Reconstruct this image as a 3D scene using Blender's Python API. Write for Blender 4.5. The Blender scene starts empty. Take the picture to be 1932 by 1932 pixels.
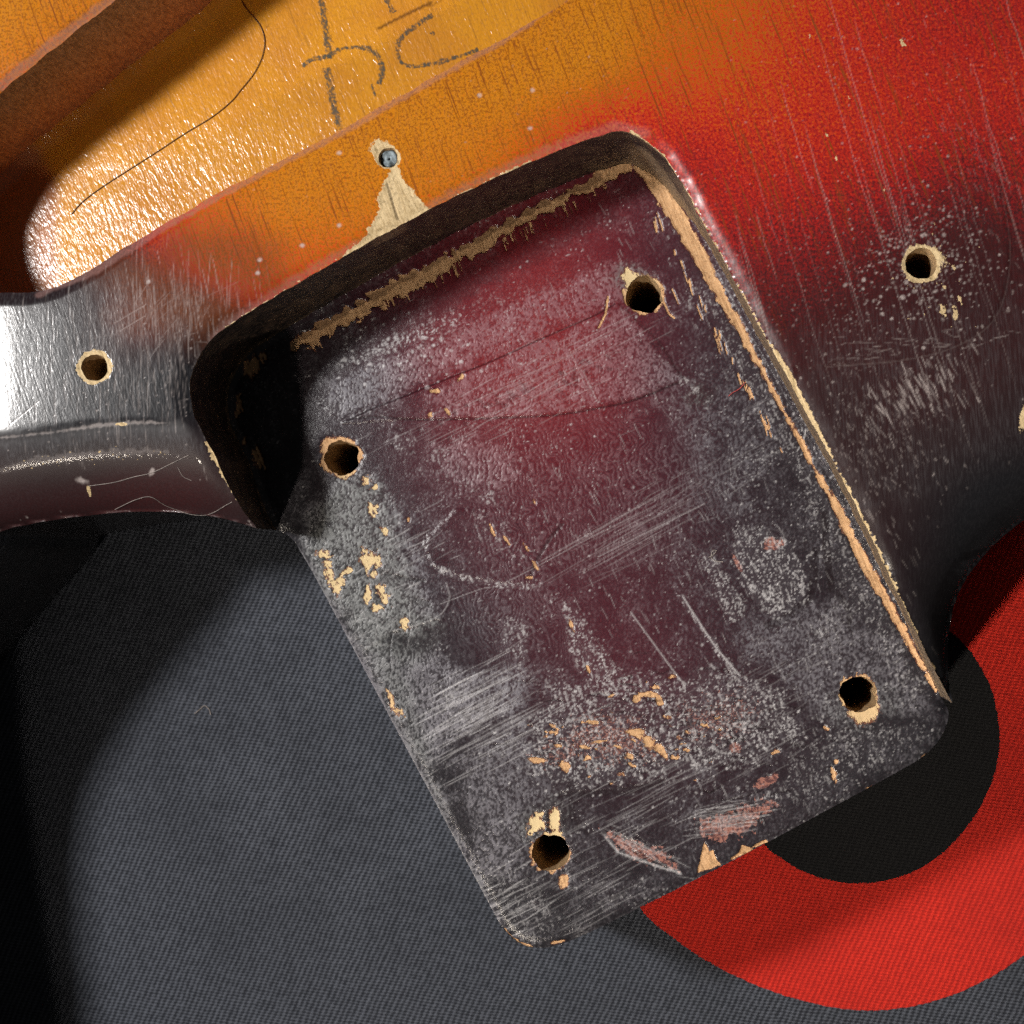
import bpy, math
import numpy as np
from mathutils import Matrix, Vector
from mathutils.geometry import delaunay_2d_cdt

rng = np.random.default_rng(11)
MM = 0.001
scene = bpy.context.scene

# ------------------------------------------------------------------ camera
# authoring units: millimetres. z = 0 neck pocket floor, z = 16 top of the body, z = -27 cloth
IMG, FPX = 1932.0, 3400.0
CAM = np.array([20.8, -5.8, 200.0])
_f = -CAM / np.linalg.norm(CAM)
_r = np.cross(_f, [0, 1, 0]); _r /= np.linalg.norm(_r)
_u = np.cross(_r, _f)
cam_data = bpy.data.cameras.new("camera")
cam = bpy.data.objects.new("camera", cam_data)
scene.collection.objects.link(cam)
cam_data.sensor_width = 36.0
cam_data.lens = 36.0 * FPX / IMG
cam_data.clip_start, cam_data.clip_end = 0.01, 20.0
m = Matrix(((_r[0], _u[0], -_f[0], CAM[0] * MM), (_r[1], _u[1], -_f[1], CAM[1] * MM),
            (_r[2], _u[2], -_f[2], CAM[2] * MM), (0, 0, 0, 1)))
cam.matrix_world = m
cam_data.dof.use_dof = True
cam_data.dof.focus_distance = 0.196
cam_data.dof.aperture_fstop = 60.0
scene.camera = cam

# ------------------------------------------------------------------ world, lamps, exposure
world = bpy.data.worlds.new("World"); scene.world = world
world.use_nodes = True
bg = world.node_tree.nodes["Background"]
bg.inputs[0].default_value = (1.0, 0.97, 0.94, 1)
bg.inputs[1].default_value = 0.042


def area_lamp(name, loc, target, sx, sy, power, col, spread=180.0):
    d = bpy.data.lights.new(name, 'AREA')
    d.shape, d.size, d.size_y = 'RECTANGLE', sx * MM, sy * MM
    d.energy, d.color = power, col
    d.spread = math.radians(spread)
    o = bpy.data.objects.new(name, d)
    o.location = Vector(loc) * MM
    o.rotation_euler = (Vector(target) - Vector(loc)).to_track_quat('-Z', 'Y').to_euler()
    scene.collection.objects.link(o)
    return o


area_lamp("desk_lamp", (-188, 39, 260), (0, 0, 0), 30, 34, 1.25, (1.0, 0.97, 0.94))
area_lamp("second_lamp", (-130, -240, 290), (66, -6, -27), 20, 20, 0.060, (1.0, 0.88, 0.74), 38.0)
vs = scene.view_settings
vs.view_transform, vs.look, vs.exposure, vs.gamma = 'Standard', 'None', 0.0, 1.0
vs.use_curve_mapping = False
scene.cycles.use_denoising = False
scene.cycles.sample_clamp_indirect = 4.0
scene.cycles.sample_clamp_direct = 30.0


# ------------------------------------------------------------------ plane <-> photograph-sized drawing grid
def unproj(px, py, z):
    px, py = np.asarray(px, float), np.asarray(py, float)
    d = (_f[None, :] + np.outer((px.ravel() - IMG / 2) / FPX, _r) - np.outer((py.ravel() - IMG / 2) / FPX, _u))
    t = (z - CAM[2]) / d[:, 2]
    return np.stack([CAM[0] + t * d[:, 0], CAM[1] + t * d[:, 1]], 1)


def proj(x, y, z):
    v = np.stack([x - CAM[0], y - CAM[1], np.broadcast_to(z, np.shape(x)) - CAM[2]], 1)
    w = v @ _f
    return IMG / 2 + FPX * (v @ _r) / w, IMG / 2 - FPX * (v @ _u) / w


def catmull(pts, closed=False, n=24):
    p = np.asarray(pts, float)
    if closed:
        q = np.vstack([p[-1:], p, p[:2]])
    else:
        q = np.vstack([2 * p[:1] - p[1:2], p, 2 * p[-1:] - p[-2:-1]])
    t = np.linspace(0, 1, n, endpoint=False)[:, None]
    out = []
    for i in range(1, len(q) - 2):
        a, b, c, d = q[i - 1], q[i], q[i + 1], q[i + 2]
        out.append(0.5 * ((2 * b) + (-a + c) * t + (2 * a - 5 * b + 4 * c - d) * t ** 2 + (-a + 3 * b - 3 * c + d) * t ** 3))
    if not closed:
        out.append(p[-1:])
    return np.vstack(out)


def resample(p, step, closed=False):
    q = np.vstack([p, p[:1]]) if closed else p
    L = np.r_[0, np.cumsum(np.linalg.norm(np.diff(q, axis=0), axis=1))]
    n = max(2, int(round(L[-1] / step)))
    s = np.linspace(0, L[-1], n + 1)
    r = np.stack([np.interp(s, L, q[:, k]) for k in range(2)], 1)
    return r[:-1] if closed else r


def normals2d(p, closed=False):
    if closed:
        d = np.roll(p, -1, 0) - np.roll(p, 1, 0)
    else:
        d = np.gradient(p, axis=0)
    d /= np.linalg.norm(d, axis=1, keepdims=True) + 1e-12
    return np.stack([-d[:, 1], d[:, 0]], 1)


# ------------------------------------------------------------------ numpy noise
def vnoise(x, y, seed=0):
    xi, yi = np.floor(x).astype(np.int64), np.floor(y).astype(np.int64)
    fx, fy = x - xi, y - yi
    fx = fx * fx * (3 - 2 * fx); fy = fy * fy * (3 - 2 * fy)

    def h(a, b):
        k = (a * 374761393 + b * 668265263 + seed * 2147483647) & 0xFFFFFFFF
        k = ((k ^ (k >> 13)) * 1274126177) & 0xFFFFFFFF
        k = ((k ^ (k >> 16)) * 2246822519) & 0xFFFFFFFF
        return ((k ^ (k >> 15)) & 0xFFFFFF) / float(0xFFFFFF)
    a, b, c, d = h(xi, yi), h(xi + 1, yi), h(xi, yi + 1), h(xi + 1, yi + 1)
    return (a * (1 - fx) + b * fx) * (1 - fy) + (c * (1 - fx) + d * fx) * fy


def fbm(x, y, seed=0, octv=4, gain=0.5):
    s, a, n = 0, 1.0, 0
    for o in range(octv):
        s = s + a * vnoise(x * 2 ** o + 17.3 * o, y * 2 ** o - 9.1 * o, seed + o); n += a; a *= gain
    return s / n


def sstep(a, b, x):
    t = np.clip((x - a) / (b - a), 0, 1)
    return t * t * (3 - 2 * t)


# ------------------------------------------------------------------ drawing masks (wear, scratches, haze) on a plane
PAD = 160
RS = int(IMG) + 2 * PAD
_gy, _gx = np.mgrid[0:RS, 0:RS].astype(np.float32)


def gfbm(sx, sy, seed, octv=3, gain=0.5):
    """value noise over the whole drawing grid, sx / sy = feature size in grid units"""
    g = np.random.default_rng(seed)
    out = np.zeros((RS, RS), np.float32); amp, tot = 1.0, 0.0
    for o in range(octv):
        X = np.arange(RS, dtype=np.float32) / (sx / 2 ** o); Y = np.arange(RS, dtype=np.float32) / (sy / 2 ** o)
        xi, yi = X.astype(int), Y.astype(int)
        fx, fy = X - xi, Y - yi
        fx = fx * fx * (3 - 2 * fx); fy = (fy * fy * (3 - 2 * fy))[:, None]
        R = g.random((yi[-1] + 2, xi[-1] + 2), dtype=np.float32)
        A = R[:, xi] * (1 - fx) + R[:, xi + 1] * fx
        out += amp * (A[yi] * (1 - fy) + A[yi + 1] * fy); tot += amp; amp *= gain
    return out / tot


N_X = gfbm(4.0, 4.0, 3, 2)
N_F = gfbm(6.0, 6.0, 1, 3, 0.6)
N_M = gfbm(14.0, 14.0, 5, 4)
N_L = gfbm(45.0, 45.0, 9, 4)
GR = np.array([0.36, 0.933])                      # direction of the wood grain in the drawing grid
_ga = (_gx * GR[1] - _gy * GR[0]); _gb = (_gx * GR[0] + _gy * GR[1])
N_G = fbm(_ga / 4.0, _gb / 40.0, 21, 3).astype(np.float32)


def ranked(a):
    q = np.quantile(a[::7, ::7], np.linspace(0, 1, 65))
    return np.interp(a, q, np.linspace(0, 1, 65)).astype(np.float32)


_st = np.sin(2 * np.pi * ((_gx * 0.955 - _gy * 0.25 + 70 * (N_L - 0.5) + 10 * (N_M - 0.5)) / 9.5))
N_RIP = ranked(0.15 * _st + 0.42 * gfbm(5.0, 10.0, 31, 3) + 0.85 * gfbm(2.6, 3.2, 35, 1) + 0.12 * (N_L - 0.5))
N_SCF = ranked(0.55 * fbm(_ga / 3.2, _gb / 15.0, 25, 2) + 0.45 * gfbm(3.3, 3.3, 45, 2, 0.35)).astype(np.float32)
N_BUB = ranked(gfbm(3.3, 3.3, 41, 2, 0.35))
UD = np.array([0.881, -0.473]); VD = np.array([0.473, 0.881])


class Layer:
    def __init__(s):
        s.a = np.zeros((RS, RS), np.float32)

    def _win(s, x0, x1, y0, y1):
        x0, x1, y0, y1 = [int(v) + PAD for v in (math.floor(x0), math.ceil(x1), math.floor(y0), math.ceil(y1))]
        x0, y0 = max(0, x0), max(0, y0); x1, y1 = min(RS, x1), min(RS, y1)
        if x1 <= x0 or y1 <= y0:
            return None
        return (slice(y0, y1), slice(x0, x1))

    def line(s, pts, w=1.2, v=1.0, taper=False):
        pts = np.asarray(pts, float)
        n = len(pts) - 1
        for i in range(n):
            (ax, ay), (bx, by) = pts[i], pts[i + 1]
            q = w + 2
            W = s._win(min(ax, bx) - q, max(ax, bx) + q + 1, min(ay, by) - q, max(ay, by) + q + 1)
            if W is None:
                continue
            X, Y = _gx[W] - PAD, _gy[W] - PAD
            dx, dy = bx - ax, by - ay
            t = np.clip(((X - ax) * dx + (Y - ay) * dy) / (dx * dx + dy * dy + 1e-9), 0, 1)
            d = np.hypot(X - ax - t * dx, Y - ay - t * dy)
            vv = v
            if taper:
                g = (i + t) / n
                vv = v * np.clip(4 * g * (1 - g) * 1.6, 0, 1)
            s.a[W] = np.maximum(s.a[W], vv * np.clip(w / 2 + 0.5 - d, 0, 1))

    def blob(s, cx, cy, rx, ry=None, ang=0.0, rough=0.6, v=0.80, noise=None, soft=0.55):
        ry = rx if ry is None else ry
        R = max(rx, ry) * 1.8 + 4
        W = s._win(cx - R, cx + R, cy - R, cy + R)
        if W is None:
            return
        X, Y = _gx[W] - PAD - cx, _gy[W] - PAD - cy
        c, q = math.cos(ang), math.sin(ang)
        r = np.hypot((X * c + Y * q) / rx, (-X * q + Y * c) / ry)
        N = (N_F if max(rx, ry) < 14 else N_M) if noise is None else noise
        f = 1 - r + (N[W] - 0.5) * 2 * rough + (N_X[W] - 0.5) * 1.1 * rough
        s.a[W] = np.maximum(s.a[W], v * sstep(-soft, soft, f))

    def poly(s, pts, rough=8.0, v=1.0, noise=None, soft=2.0, fade=None):
        p = np.asarray(pts, float)
        q = rough * 2 + soft + 6
        W = s._win(p[:, 0].min() - q, p[:, 0].max() + q, p[:, 1].min() - q, p[:, 1].max() + q)
        if W is None:
            return
        X, Y = _gx[W] - PAD, _gy[W] - PAD
        d = np.full(X.shape, 1e9); ins = np.zeros(X.shape, bool)
        for i in range(len(p)):
            (ax, ay), (bx, by) = p[i], p[(i + 1) % len(p)]
            dx, dy = bx - ax, by - ay
            t = np.clip(((X - ax) * dx + (Y - ay) * dy) / (dx * dx + dy * dy + 1e-9), 0, 1)
            d = np.minimum(d, np.hypot(X - ax - t * dx, Y - ay - t * dy))
            if ay != by:
                ins ^= ((ay > Y) != (by > Y)) & (X < (bx - ax) * (Y - ay) / (by - ay) + ax)
        sd = np.where(ins, d, -d)
        N = N_M if noise is None else noise
        f = sd + (N[W] - 0.5) * 2 * rough
        s.a[W] = np.maximum(s.a[W], v * sstep(-soft, soft, f))

    def band(s, pts, widths, rough=6.0, v=1.0, noise=None, soft=1.5):
        """ragged ribbon along a polyline with a half-width per point"""
        p = np.asarray(pts, float); w = np.asarray(widths, float)
        W = s._win(p[:, 0].min() - w.max() - 3 * rough, p[:, 0].max() + w.max() + 3 * rough,
                   p[:, 1].min() - w.max() - 3 * rough, p[:, 1].max() + w.max() + 3 * rough)
        if W is None:
            return
        X, Y = _gx[W] - PAD, _gy[W] - PAD
        best = np.full(X.shape, -1e9)
        for i in range(len(p) - 1):
            (ax, ay), (bx, by) = p[i], p[i + 1]
            dx, dy = bx - ax, by - ay
            t = np.clip(((X - ax) * dx + (Y - ay) * dy) / (dx * dx + dy * dy + 1e-9), 0, 1)
            d = np.hypot(X - ax - t * dx, Y - ay - t * dy)
            best = np.maximum(best, w[i] * (1 - t) + w[i + 1] * t - d)
        N = N_M if noise is None else noise
        f = best + (N[W] - 0.5) * 2 * rough
        s.a[W] = np.maximum(s.a[W], v * sstep(-soft, soft, f))

    def sample(s, px, py):
        x = np.clip(np.asarray(px) + PAD, 0, RS - 1.001); y = np.clip(np.asarray(py) + PAD, 0, RS - 1.001)
        xi, yi = x.astype(int), y.astype(int); fx, fy = x - xi, y - yi
        A = s.a
        return ((A[yi, xi] * (1 - fx) + A[yi, xi + 1] * fx) * (1 - fy) + (A[yi + 1, xi] * (1 - fx) + A[yi + 1, xi + 1] * fx) * fy)


def scratches(L, cx, cy, ang_dir, n, length, spread_along, spread_across, w=(0.8, 1.6), v=(0.3, 0.9), jit=0.06, curve=0.0):
    d = np.asarray(ang_dir, float); d /= np.linalg.norm(d); q = np.array([-d[1], d[0]])
    for _ in range(n):
        c = np.array([cx, cy]) + d * rng.normal(0, spread_along) + q * rng.normal(0, spread_across)
        a = rng.normal(0, jit); dd = np.array([d[0] * math.cos(a) - d[1] * math.sin(a), d[0] * math.sin(a) + d[1] * math.cos(a)])
        ln = length * rng.uniform(0.35, 1.3)
        t = np.linspace(-0.5, 0.5, 5)[:, None]
        bend = curve * rng.normal(0, 1)
        pts = c + dd * t * ln + q * (t ** 2) * bend * ln
        L.line(pts, rng.uniform(*w), rng.uniform(*v), taper=True)


def dots(L, cx, cy, sx, sy, n, r=(0.8, 2.2), v=(0.4, 1.0)):
    for _ in range(n):
        x, y = rng.normal(cx, sx), rng.normal(cy, sy)
        rr = rng.uniform(*r) * (1 if rng.random() < 0.85 else 1.6)
        L.blob(x, y, rr, rr * rng.uniform(0.6, 1.0), rng.uniform(0, 3), 0.3, rng.uniform(*v), soft=0.4)


def rbf(ctrl):
    c = np.array(ctrl, float); P = c[:, :2] / 400.0; n = len(c)
    def phi(r): return np.sqrt(r * r + 0.05)
    A = phi(np.linalg.norm(P[:, None] - P[None], axis=2)) + np.eye(n) * 1e-3
    mu = c[:, 2].mean(); w = np.linalg.solve(A, c[:, 2] - mu)

    def ev(px, py):
        q = np.stack([px, py], 1) / 400.0
        out = np.empty(len(q))
        for i in range(0, len(q), 40000):
            out[i:i + 40000] = phi(np.linalg.norm(q[i:i + 40000, None] - P[None], axis=2)) @ w + mu
        return out
    gx = np.linspace(-PAD, IMG + PAD, 160)
    G = ev(*[a.ravel() for a in np.meshgrid(gx, gx)]).reshape(160, 160)

    def fast(px, py):
        x = np.clip((np.asarray(px) + PAD) / (IMG + 2 * PAD) * 159, 0, 158.999)
        y = np.clip((np.asarray(py) + PAD) / (IMG + 2 * PAD) * 159, 0, 158.999)
        xi, yi = x.astype(int), y.astype(int); fx, fy = x - xi, y - yi
        return ((G[yi, xi] * (1 - fx) + G[yi, xi + 1] * fx) * (1 - fy) + (G[yi + 1, xi] * (1 - fx) + G[yi + 1, xi + 1] * fx) * fy)
    return fast


# ------------------------------------------------------------------ distance field of polylines, sampled on a grid
class Dist:
    def __init__(s, polylines, x0, x1, y0, y1, h=0.5):
        s.x0, s.y0, s.h = x0, y0, h
        nx, ny = int((x1 - x0) / h) + 2, int((y1 - y0) / h) + 2
        X, Y = np.meshgrid(x0 + np.arange(nx) * h, y0 + np.arange(ny) * h)
        d = np.full(X.shape, 1e9)
        for p in polylines:
            for i in range(len(p) - 1):
                (ax, ay), (bx, by) = p[i], p[i + 1]
                dx, dy = bx - ax, by - ay
                t = np.clip(((X - ax) * dx + (Y - ay) * dy) / (dx * dx + dy * dy + 1e-12), 0, 1)
                d = np.minimum(d, (X - ax - t * dx) ** 2 + (Y - ay - t * dy) ** 2)
        s.g = np.sqrt(d)

    def __call__(s, x, y):
        g = s.g
        X = np.clip((x - s.x0) / s.h, 0, g.shape[1] - 1.001); Y = np.clip((y - s.y0) / s.h, 0, g.shape[0] - 1.001)
        xi, yi = X.astype(int), Y.astype(int); fx, fy = X - xi, Y - yi
        return ((g[yi, xi] * (1 - fx) + g[yi, xi + 1] * fx) * (1 - fy) + (g[yi + 1, xi] * (1 - fx) + g[yi + 1, xi + 1] * fx) * fy)


# ------------------------------------------------------------------ sheets with exact outlines
def inside_evenodd(x, y, loops):
    ins = np.zeros(x.shape, bool)
    for L in loops:
        A, B = L, np.roll(L, -1, 0)
        for (ax, ay), (bx, by) in zip(A, B):
            if ay == by:
                continue
            k = ((ay > y) != (by > y))
            if k.any():
                ins[k] ^= x[k] < (bx - ax) * (y[k] - ay) / (by - ay) + ax
    return ins


def sheet(loops, h, window, coarse=None):
    """verts (n,2), faces list of tuples: fine grid inside, exact outline loops around it"""
    x0, x1, y0, y1 = window
    nx, ny = int((x1 - x0) / h) + 1, int((y1 - y0) / h) + 1
    gx, gy = x0 + np.arange(nx) * h, y0 + np.arange(ny) * h
    ins = np.zeros((ny, nx), bool)
    for L in loops:                                  # scanline even-odd
        A, B = L, np.roll(L, -1, 0)
        for j in range(ny):
            k = (A[:, 1] > gy[j]) != (B[:, 1] > gy[j])
            if k.any():
                xs = (B[k, 0] - A[k, 0]) * (gy[j] - A[k, 1]) / (B[k, 1] - A[k, 1]) + A[k, 0]
                c = np.searchsorted(np.sort(xs), gx) % 2 == 1
                ins[j] ^= c
    near = np.zeros_like(ins)
    for L in loops:
        p = resample(L, h * 0.6, True)
        i, j = np.floor((p[:, 0] - x0) / h).astype(int), np.floor((p[:, 1] - y0) / h).astype(int)
        for di in (0, 1):
            for dj in (0, 1):
                a, b = i + di, j + dj
                k = (a >= 0) & (a < nx) & (b >= 0) & (b < ny)
                near[b[k], a[k]] = True
    ok = ins & ~near
    q = ok[:-1, :-1] & ok[1:, :-1] & ok[:-1, 1:] & ok[1:, 1:]
    jj, ii = np.nonzero(q)
    idx = np.arange(nx * ny).reshape(ny, nx)
    quads = np.stack([idx[jj, ii], idx[jj, ii + 1], idx[jj + 1, ii + 1], idx[jj + 1, ii]], 1)
    # staircase edges of the grid region
    qp = np.pad(q, 1)
    ed = []
    c = qp[1:-1, 1:-1]
    for dj, di, (a0, a1), (b0, b1) in ((-1, 0, (0, 0), (0, 1)), (1, 0, (1, 0), (1, 1)), (0, -1, (0, 0), (1, 0)), (0, 1, (0, 1), (1, 1))):
        nb = qp[1 + dj:qp.shape[0] - 1 + dj, 1 + di:qp.shape[1] - 1 + di]
        J, I = np.nonzero(c & ~nb)
        ed.append(np.stack([idx[J + a0, I + a1], idx[J + b0, I + b1]], 1))
    ed = np.vstack(ed)
    st, inv = np.unique(ed, return_inverse=True); inv = inv.reshape(ed.shape)
    vx = [np.stack([gx[st % nx], gy[st // nx]], 1)]
    edges = [tuple(e) for e in inv.tolist()]
    n = len(st)
    for L in loops:
        k = len(L)
        vx.append(L)
        edges += [(n + i, n + (i + 1) % k) for i in range(k)]
        n += k
    if coarse is not None and len(coarse):
        vx.append(coarse); n += len(coarse)
    V = np.vstack(vx)
    ov, oe, of, ovo, _, _ = delaunay_2d_cdt([Vector(p) for p in V], edges, [], 0, 1e-7)
    OV = np.array([(p[0], p[1]) for p in ov])
    F = np.array(of)
    cen = OV[F].mean(1)
    keep = inside_evenodd(cen[:, 0], cen[:, 1], loops)
    ci, cj = np.floor((cen[:, 0] - x0) / h).astype(int), np.floor((cen[:, 1] - y0) / h).astype(int)
    w = (ci >= 0) & (ci < nx - 1) & (cj >= 0) & (cj < ny - 1)
    ing = np.zeros(len(F), bool); ing[w] = q[cj[w], ci[w]]
    F = F[keep & ~ing]
    # merge
    used = np.unique(quads)
    remap = -np.ones(nx * ny, int); remap[used] = np.arange(len(used))
    GV = np.stack([gx[used % nx], gy[used // nx]], 1)
    om = np.empty(len(OV), int); extra = []
    for i, src in enumerate(ovo):
        g = [s_ for s_ in src if s_ < len(st)]
        if g:
            om[i] = remap[st[g[0]]]
        else:
            om[i] = len(used) + len(extra); extra.append(OV[i])
    verts = np.vstack([GV, np.array(extra).reshape(-1, 2)])
    return verts, remap[quads], om[F]


def link(o, parent=None):
    scene.collection.objects.link(o)
    if parent:
        o.parent = parent
    return o


def make_mesh(name, V, quads=None, tris=None, mat=None, parent=None, attrs=None, smooth=True, ngons=None):
    me = bpy.data.meshes.new(name)
    V = np.asarray(V, float) * MM
    polys = []
    nq = 0 if quads is None else len(quads); nt = 0 if tris is None else len(tris)
    if ngons:
        me.from_pydata(V.tolist(), [], [tuple(map(int, f)) for f in ngons])
    else:
        me.vertices.add(len(V)); me.vertices.foreach_set("co", V.astype(np.float32).ravel())
        lv = []
        if nq: lv.append(np.asarray(quads).ravel())
        if nt: lv.append(np.asarray(tris).ravel())
        lv = np.concatenate(lv).astype(np.int32)
        me.loops.add(len(lv)); me.loops.foreach_set("vertex_index", lv)
        tot = np.r_[np.full(nq, 4), np.full(nt, 3)].astype(np.int32)
        me.polygons.add(len(tot))
        me.polygons.foreach_set("loop_start", np.r_[0, np.cumsum(tot)[:-1]].astype(np.int32))
        me.update(calc_edges=True)
    if smooth:
        me.polygons.foreach_set("use_smooth", np.ones(len(me.polygons), bool))
    for k, a in (attrs or {}).items():
        at = me.attributes.new(k, 'FLOAT', 'POINT')
        at.data.foreach_set("value", np.ascontiguousarray(a, np.float32))
    me.validate(clean_customdata=False); me.update()
    if mat:
        me.materials.append(mat)
    return link(bpy.data.objects.new(name, me), parent)


def orient_up(V, tris):
    a, b, c = V[tris[:, 0]], V[tris[:, 1]], V[tris[:, 2]]
    s = (b[:, 0] - a[:, 0]) * (c[:, 1] - a[:, 1]) - (b[:, 1] - a[:, 1]) * (c[:, 0] - a[:, 0])
    t = tris.copy(); t[s < 0] = t[s < 0][:, ::-1]
    return t


def loft(rings, closed):
    """rings: list of (n,3); returns V, quads"""
    n = len(rings[0]); k = len(rings)
    V = np.vstack(rings)
    i = np.arange(n if closed else n - 1); j = (i + 1) % n
    Q = [np.stack([r * n + i, r * n + j, (r + 1) * n + j, (r + 1) * n + i], 1) for r in range(k - 1)]
    return V, np.vstack(Q)


# ------------------------------------------------------------------ node helper
class NT:
    def __init__(s, name):
        s.m = bpy.data.materials.new(name); s.m.use_nodes = True
        s.t = s.m.node_tree; s.t.nodes.clear()
        s.out = s.t.nodes.new("ShaderNodeOutputMaterial")
        s.b = s.t.nodes.new("ShaderNodeBsdfPrincipled")
        s.t.links.new(s.b.outputs[0], s.out.inputs[0])
        tc = s.t.nodes.new("ShaderNodeTexCoord")
        s.co = s.mapping(tc.outputs["Object"], scale=(1000, 1000, 1000))

    def lk(s, v, sock):
        if isinstance(v, bpy.types.NodeSocket):
            s.t.links.new(v, sock)
        elif isinstance(v, (tuple, list)) and len(v) == 3 and sock.type == 'RGBA':
            sock.default_value = (*v, 1)
        else:
            sock.default_value = v

    def mapping(s, v, scale=(1, 1, 1), rot=0.0, loc=(0, 0, 0)):
        n = s.t.nodes.new("ShaderNodeMapping")
        s.t.links.new(v, n.inputs[0]); n.inputs[1].default_value = loc
        n.inputs[2].default_value = (0, 0, rot); n.inputs[3].default_value = scale
        return n.outputs[0]

    def attr(s, name):
        n = s.t.nodes.new("ShaderNodeAttribute"); n.attribute_name = name
        return n.outputs["Fac"]

    def noise(s, scale, detail=3, rough=0.55, v=None, dist=0.0):
        n = s.t.nodes.new("ShaderNodeTexNoise")
        s.t.links.new(v or s.co, n.inputs["Vector"])
        n.inputs["Scale"].default_value = scale; n.inputs["Detail"].default_value = detail
        n.inputs["Roughness"].default_value = rough; n.inputs["Distortion"].default_value = dist
        return n.outputs[0]

    def voronoi(s, scale, v=None, feature='F1', rnd=1.0):
        n = s.t.nodes.new("ShaderNodeTexVoronoi"); n.feature = feature
        s.t.links.new(v or s.co, n.inputs["Vector"])
        n.inputs["Scale"].default_value = scale; n.inputs["Randomness"].default_value = rnd
        return n.outputs

    def math(s, op, a, b=0.0, c=0.0, clamp=False):
        n = s.t.nodes.new("ShaderNodeMath"); n.operation = op; n.use_clamp = clamp
        s.lk(a, n.inputs[0]); s.lk(b, n.inputs[1]); s.lk(c, n.inputs[2])
        return n.outputs[0]

    def add(s, a, b): return s.math('ADD', a, b)
    def sub(s, a, b): return s.math('SUBTRACT', a, b)
    def mul(s, a, b): return s.math('MULTIPLY', a, b)
    def mad(s, a, b, c): return s.math('MULTIPLY_ADD', a, b, c)

    def smooth(s, a, b, x):
        n = s.t.nodes.new("ShaderNodeMapRange"); n.interpolation_type = 'SMOOTHSTEP'
        s.lk(x, n.inputs[0]); n.inputs[1].default_value = a; n.inputs[2].default_value = b
        return n.outputs[0]

    def mix(s, f, a, b, blend='MIX'):
        n = s.t.nodes.new("ShaderNodeMix"); n.data_type = 'RGBA'; n.blend_type = blend
        s.lk(f, n.inputs[0]); s.lk(a, n.inputs[6]); s.lk(b, n.inputs[7])
        return n.outputs[2]

    def fmix(s, f, a, b):
        n = s.t.nodes.new("ShaderNodeMix"); n.data_type = 'FLOAT'
        s.lk(f, n.inputs[0]); s.lk(a, n.inputs[2]); s.lk(b, n.inputs[3])
        return n.outputs[0]

    def ramp(s, f, stops):
        n = s.t.nodes.new("ShaderNodeValToRGB"); e = n.color_ramp.elements
        while len(e) < len(stops):
            e.new(0.5)
        for el, (p, c) in zip(e, stops):
            el.position = p; el.color = (*c, 1)
        s.lk(f, n.inputs[0])
        return n.outputs[0]

    def bump(s, h, dist, strength=1.0, normal=None):
        n = s.t.nodes.new("ShaderNodeBump")
        n.inputs["Strength"].default_value = strength; n.inputs["Distance"].default_value = dist * MM
        s.lk(h, n.inputs["Height"])
        if normal is not None:
            s.t.links.new(normal, n.inputs["Normal"])
        return n.outputs[0]

    def set(s, **kw):
        for k, v in kw.items():
            s.lk(v, s.b.inputs[k.replace("_", " ")])
        return s.m


GANG = math.atan2(-GR[1], GR[0])          # grain direction in world XY (y up)


def grain_coords(n, across, along):
    r = n.mapping(n.co, rot=-GANG)          # x runs along the grain
    return n.mapping(r, scale=(along, across, across))


def wood_color(n, light=(0.66, 0.46, 0.25), dark=(0.42, 0.26, 0.12)):
    g = n.noise(1.0, 4, 0.6, grain_coords(n, 4.5, 0.35))
    f = n.noise(6.0, 2)
    c = n.mix(n.smooth(0.35, 0.72, g), light, dark)
    c = n.mix(n.mul(n.smooth(0.5, 0.75, f), 0.45), c, (0.75, 0.55, 0.33))
    return n.mix(n.mul(n.smooth(0.50, 0.70, n.noise(2.4, 3, 0.7)), 0.55), c, tuple(x * 0.35 for x in dark)), g


BURST = [(0.00, (0.010, 0.010, 0.012)), (0.14, (0.020, 0.010, 0.011)), (0.28, (0.048, 0.010, 0.011)),
         (0.40, (0.150, 0.011, 0.012)), (0.52, (0.31, 0.013, 0.011)), (0.62, (0.45, 0.026, 0.011)),
         (0.72, (0.48, 0.076, 0.008)), (0.84, (0.49, 0.148, 0.007)), (1.00, (0.53, 0.210, 0.010))]


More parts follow.
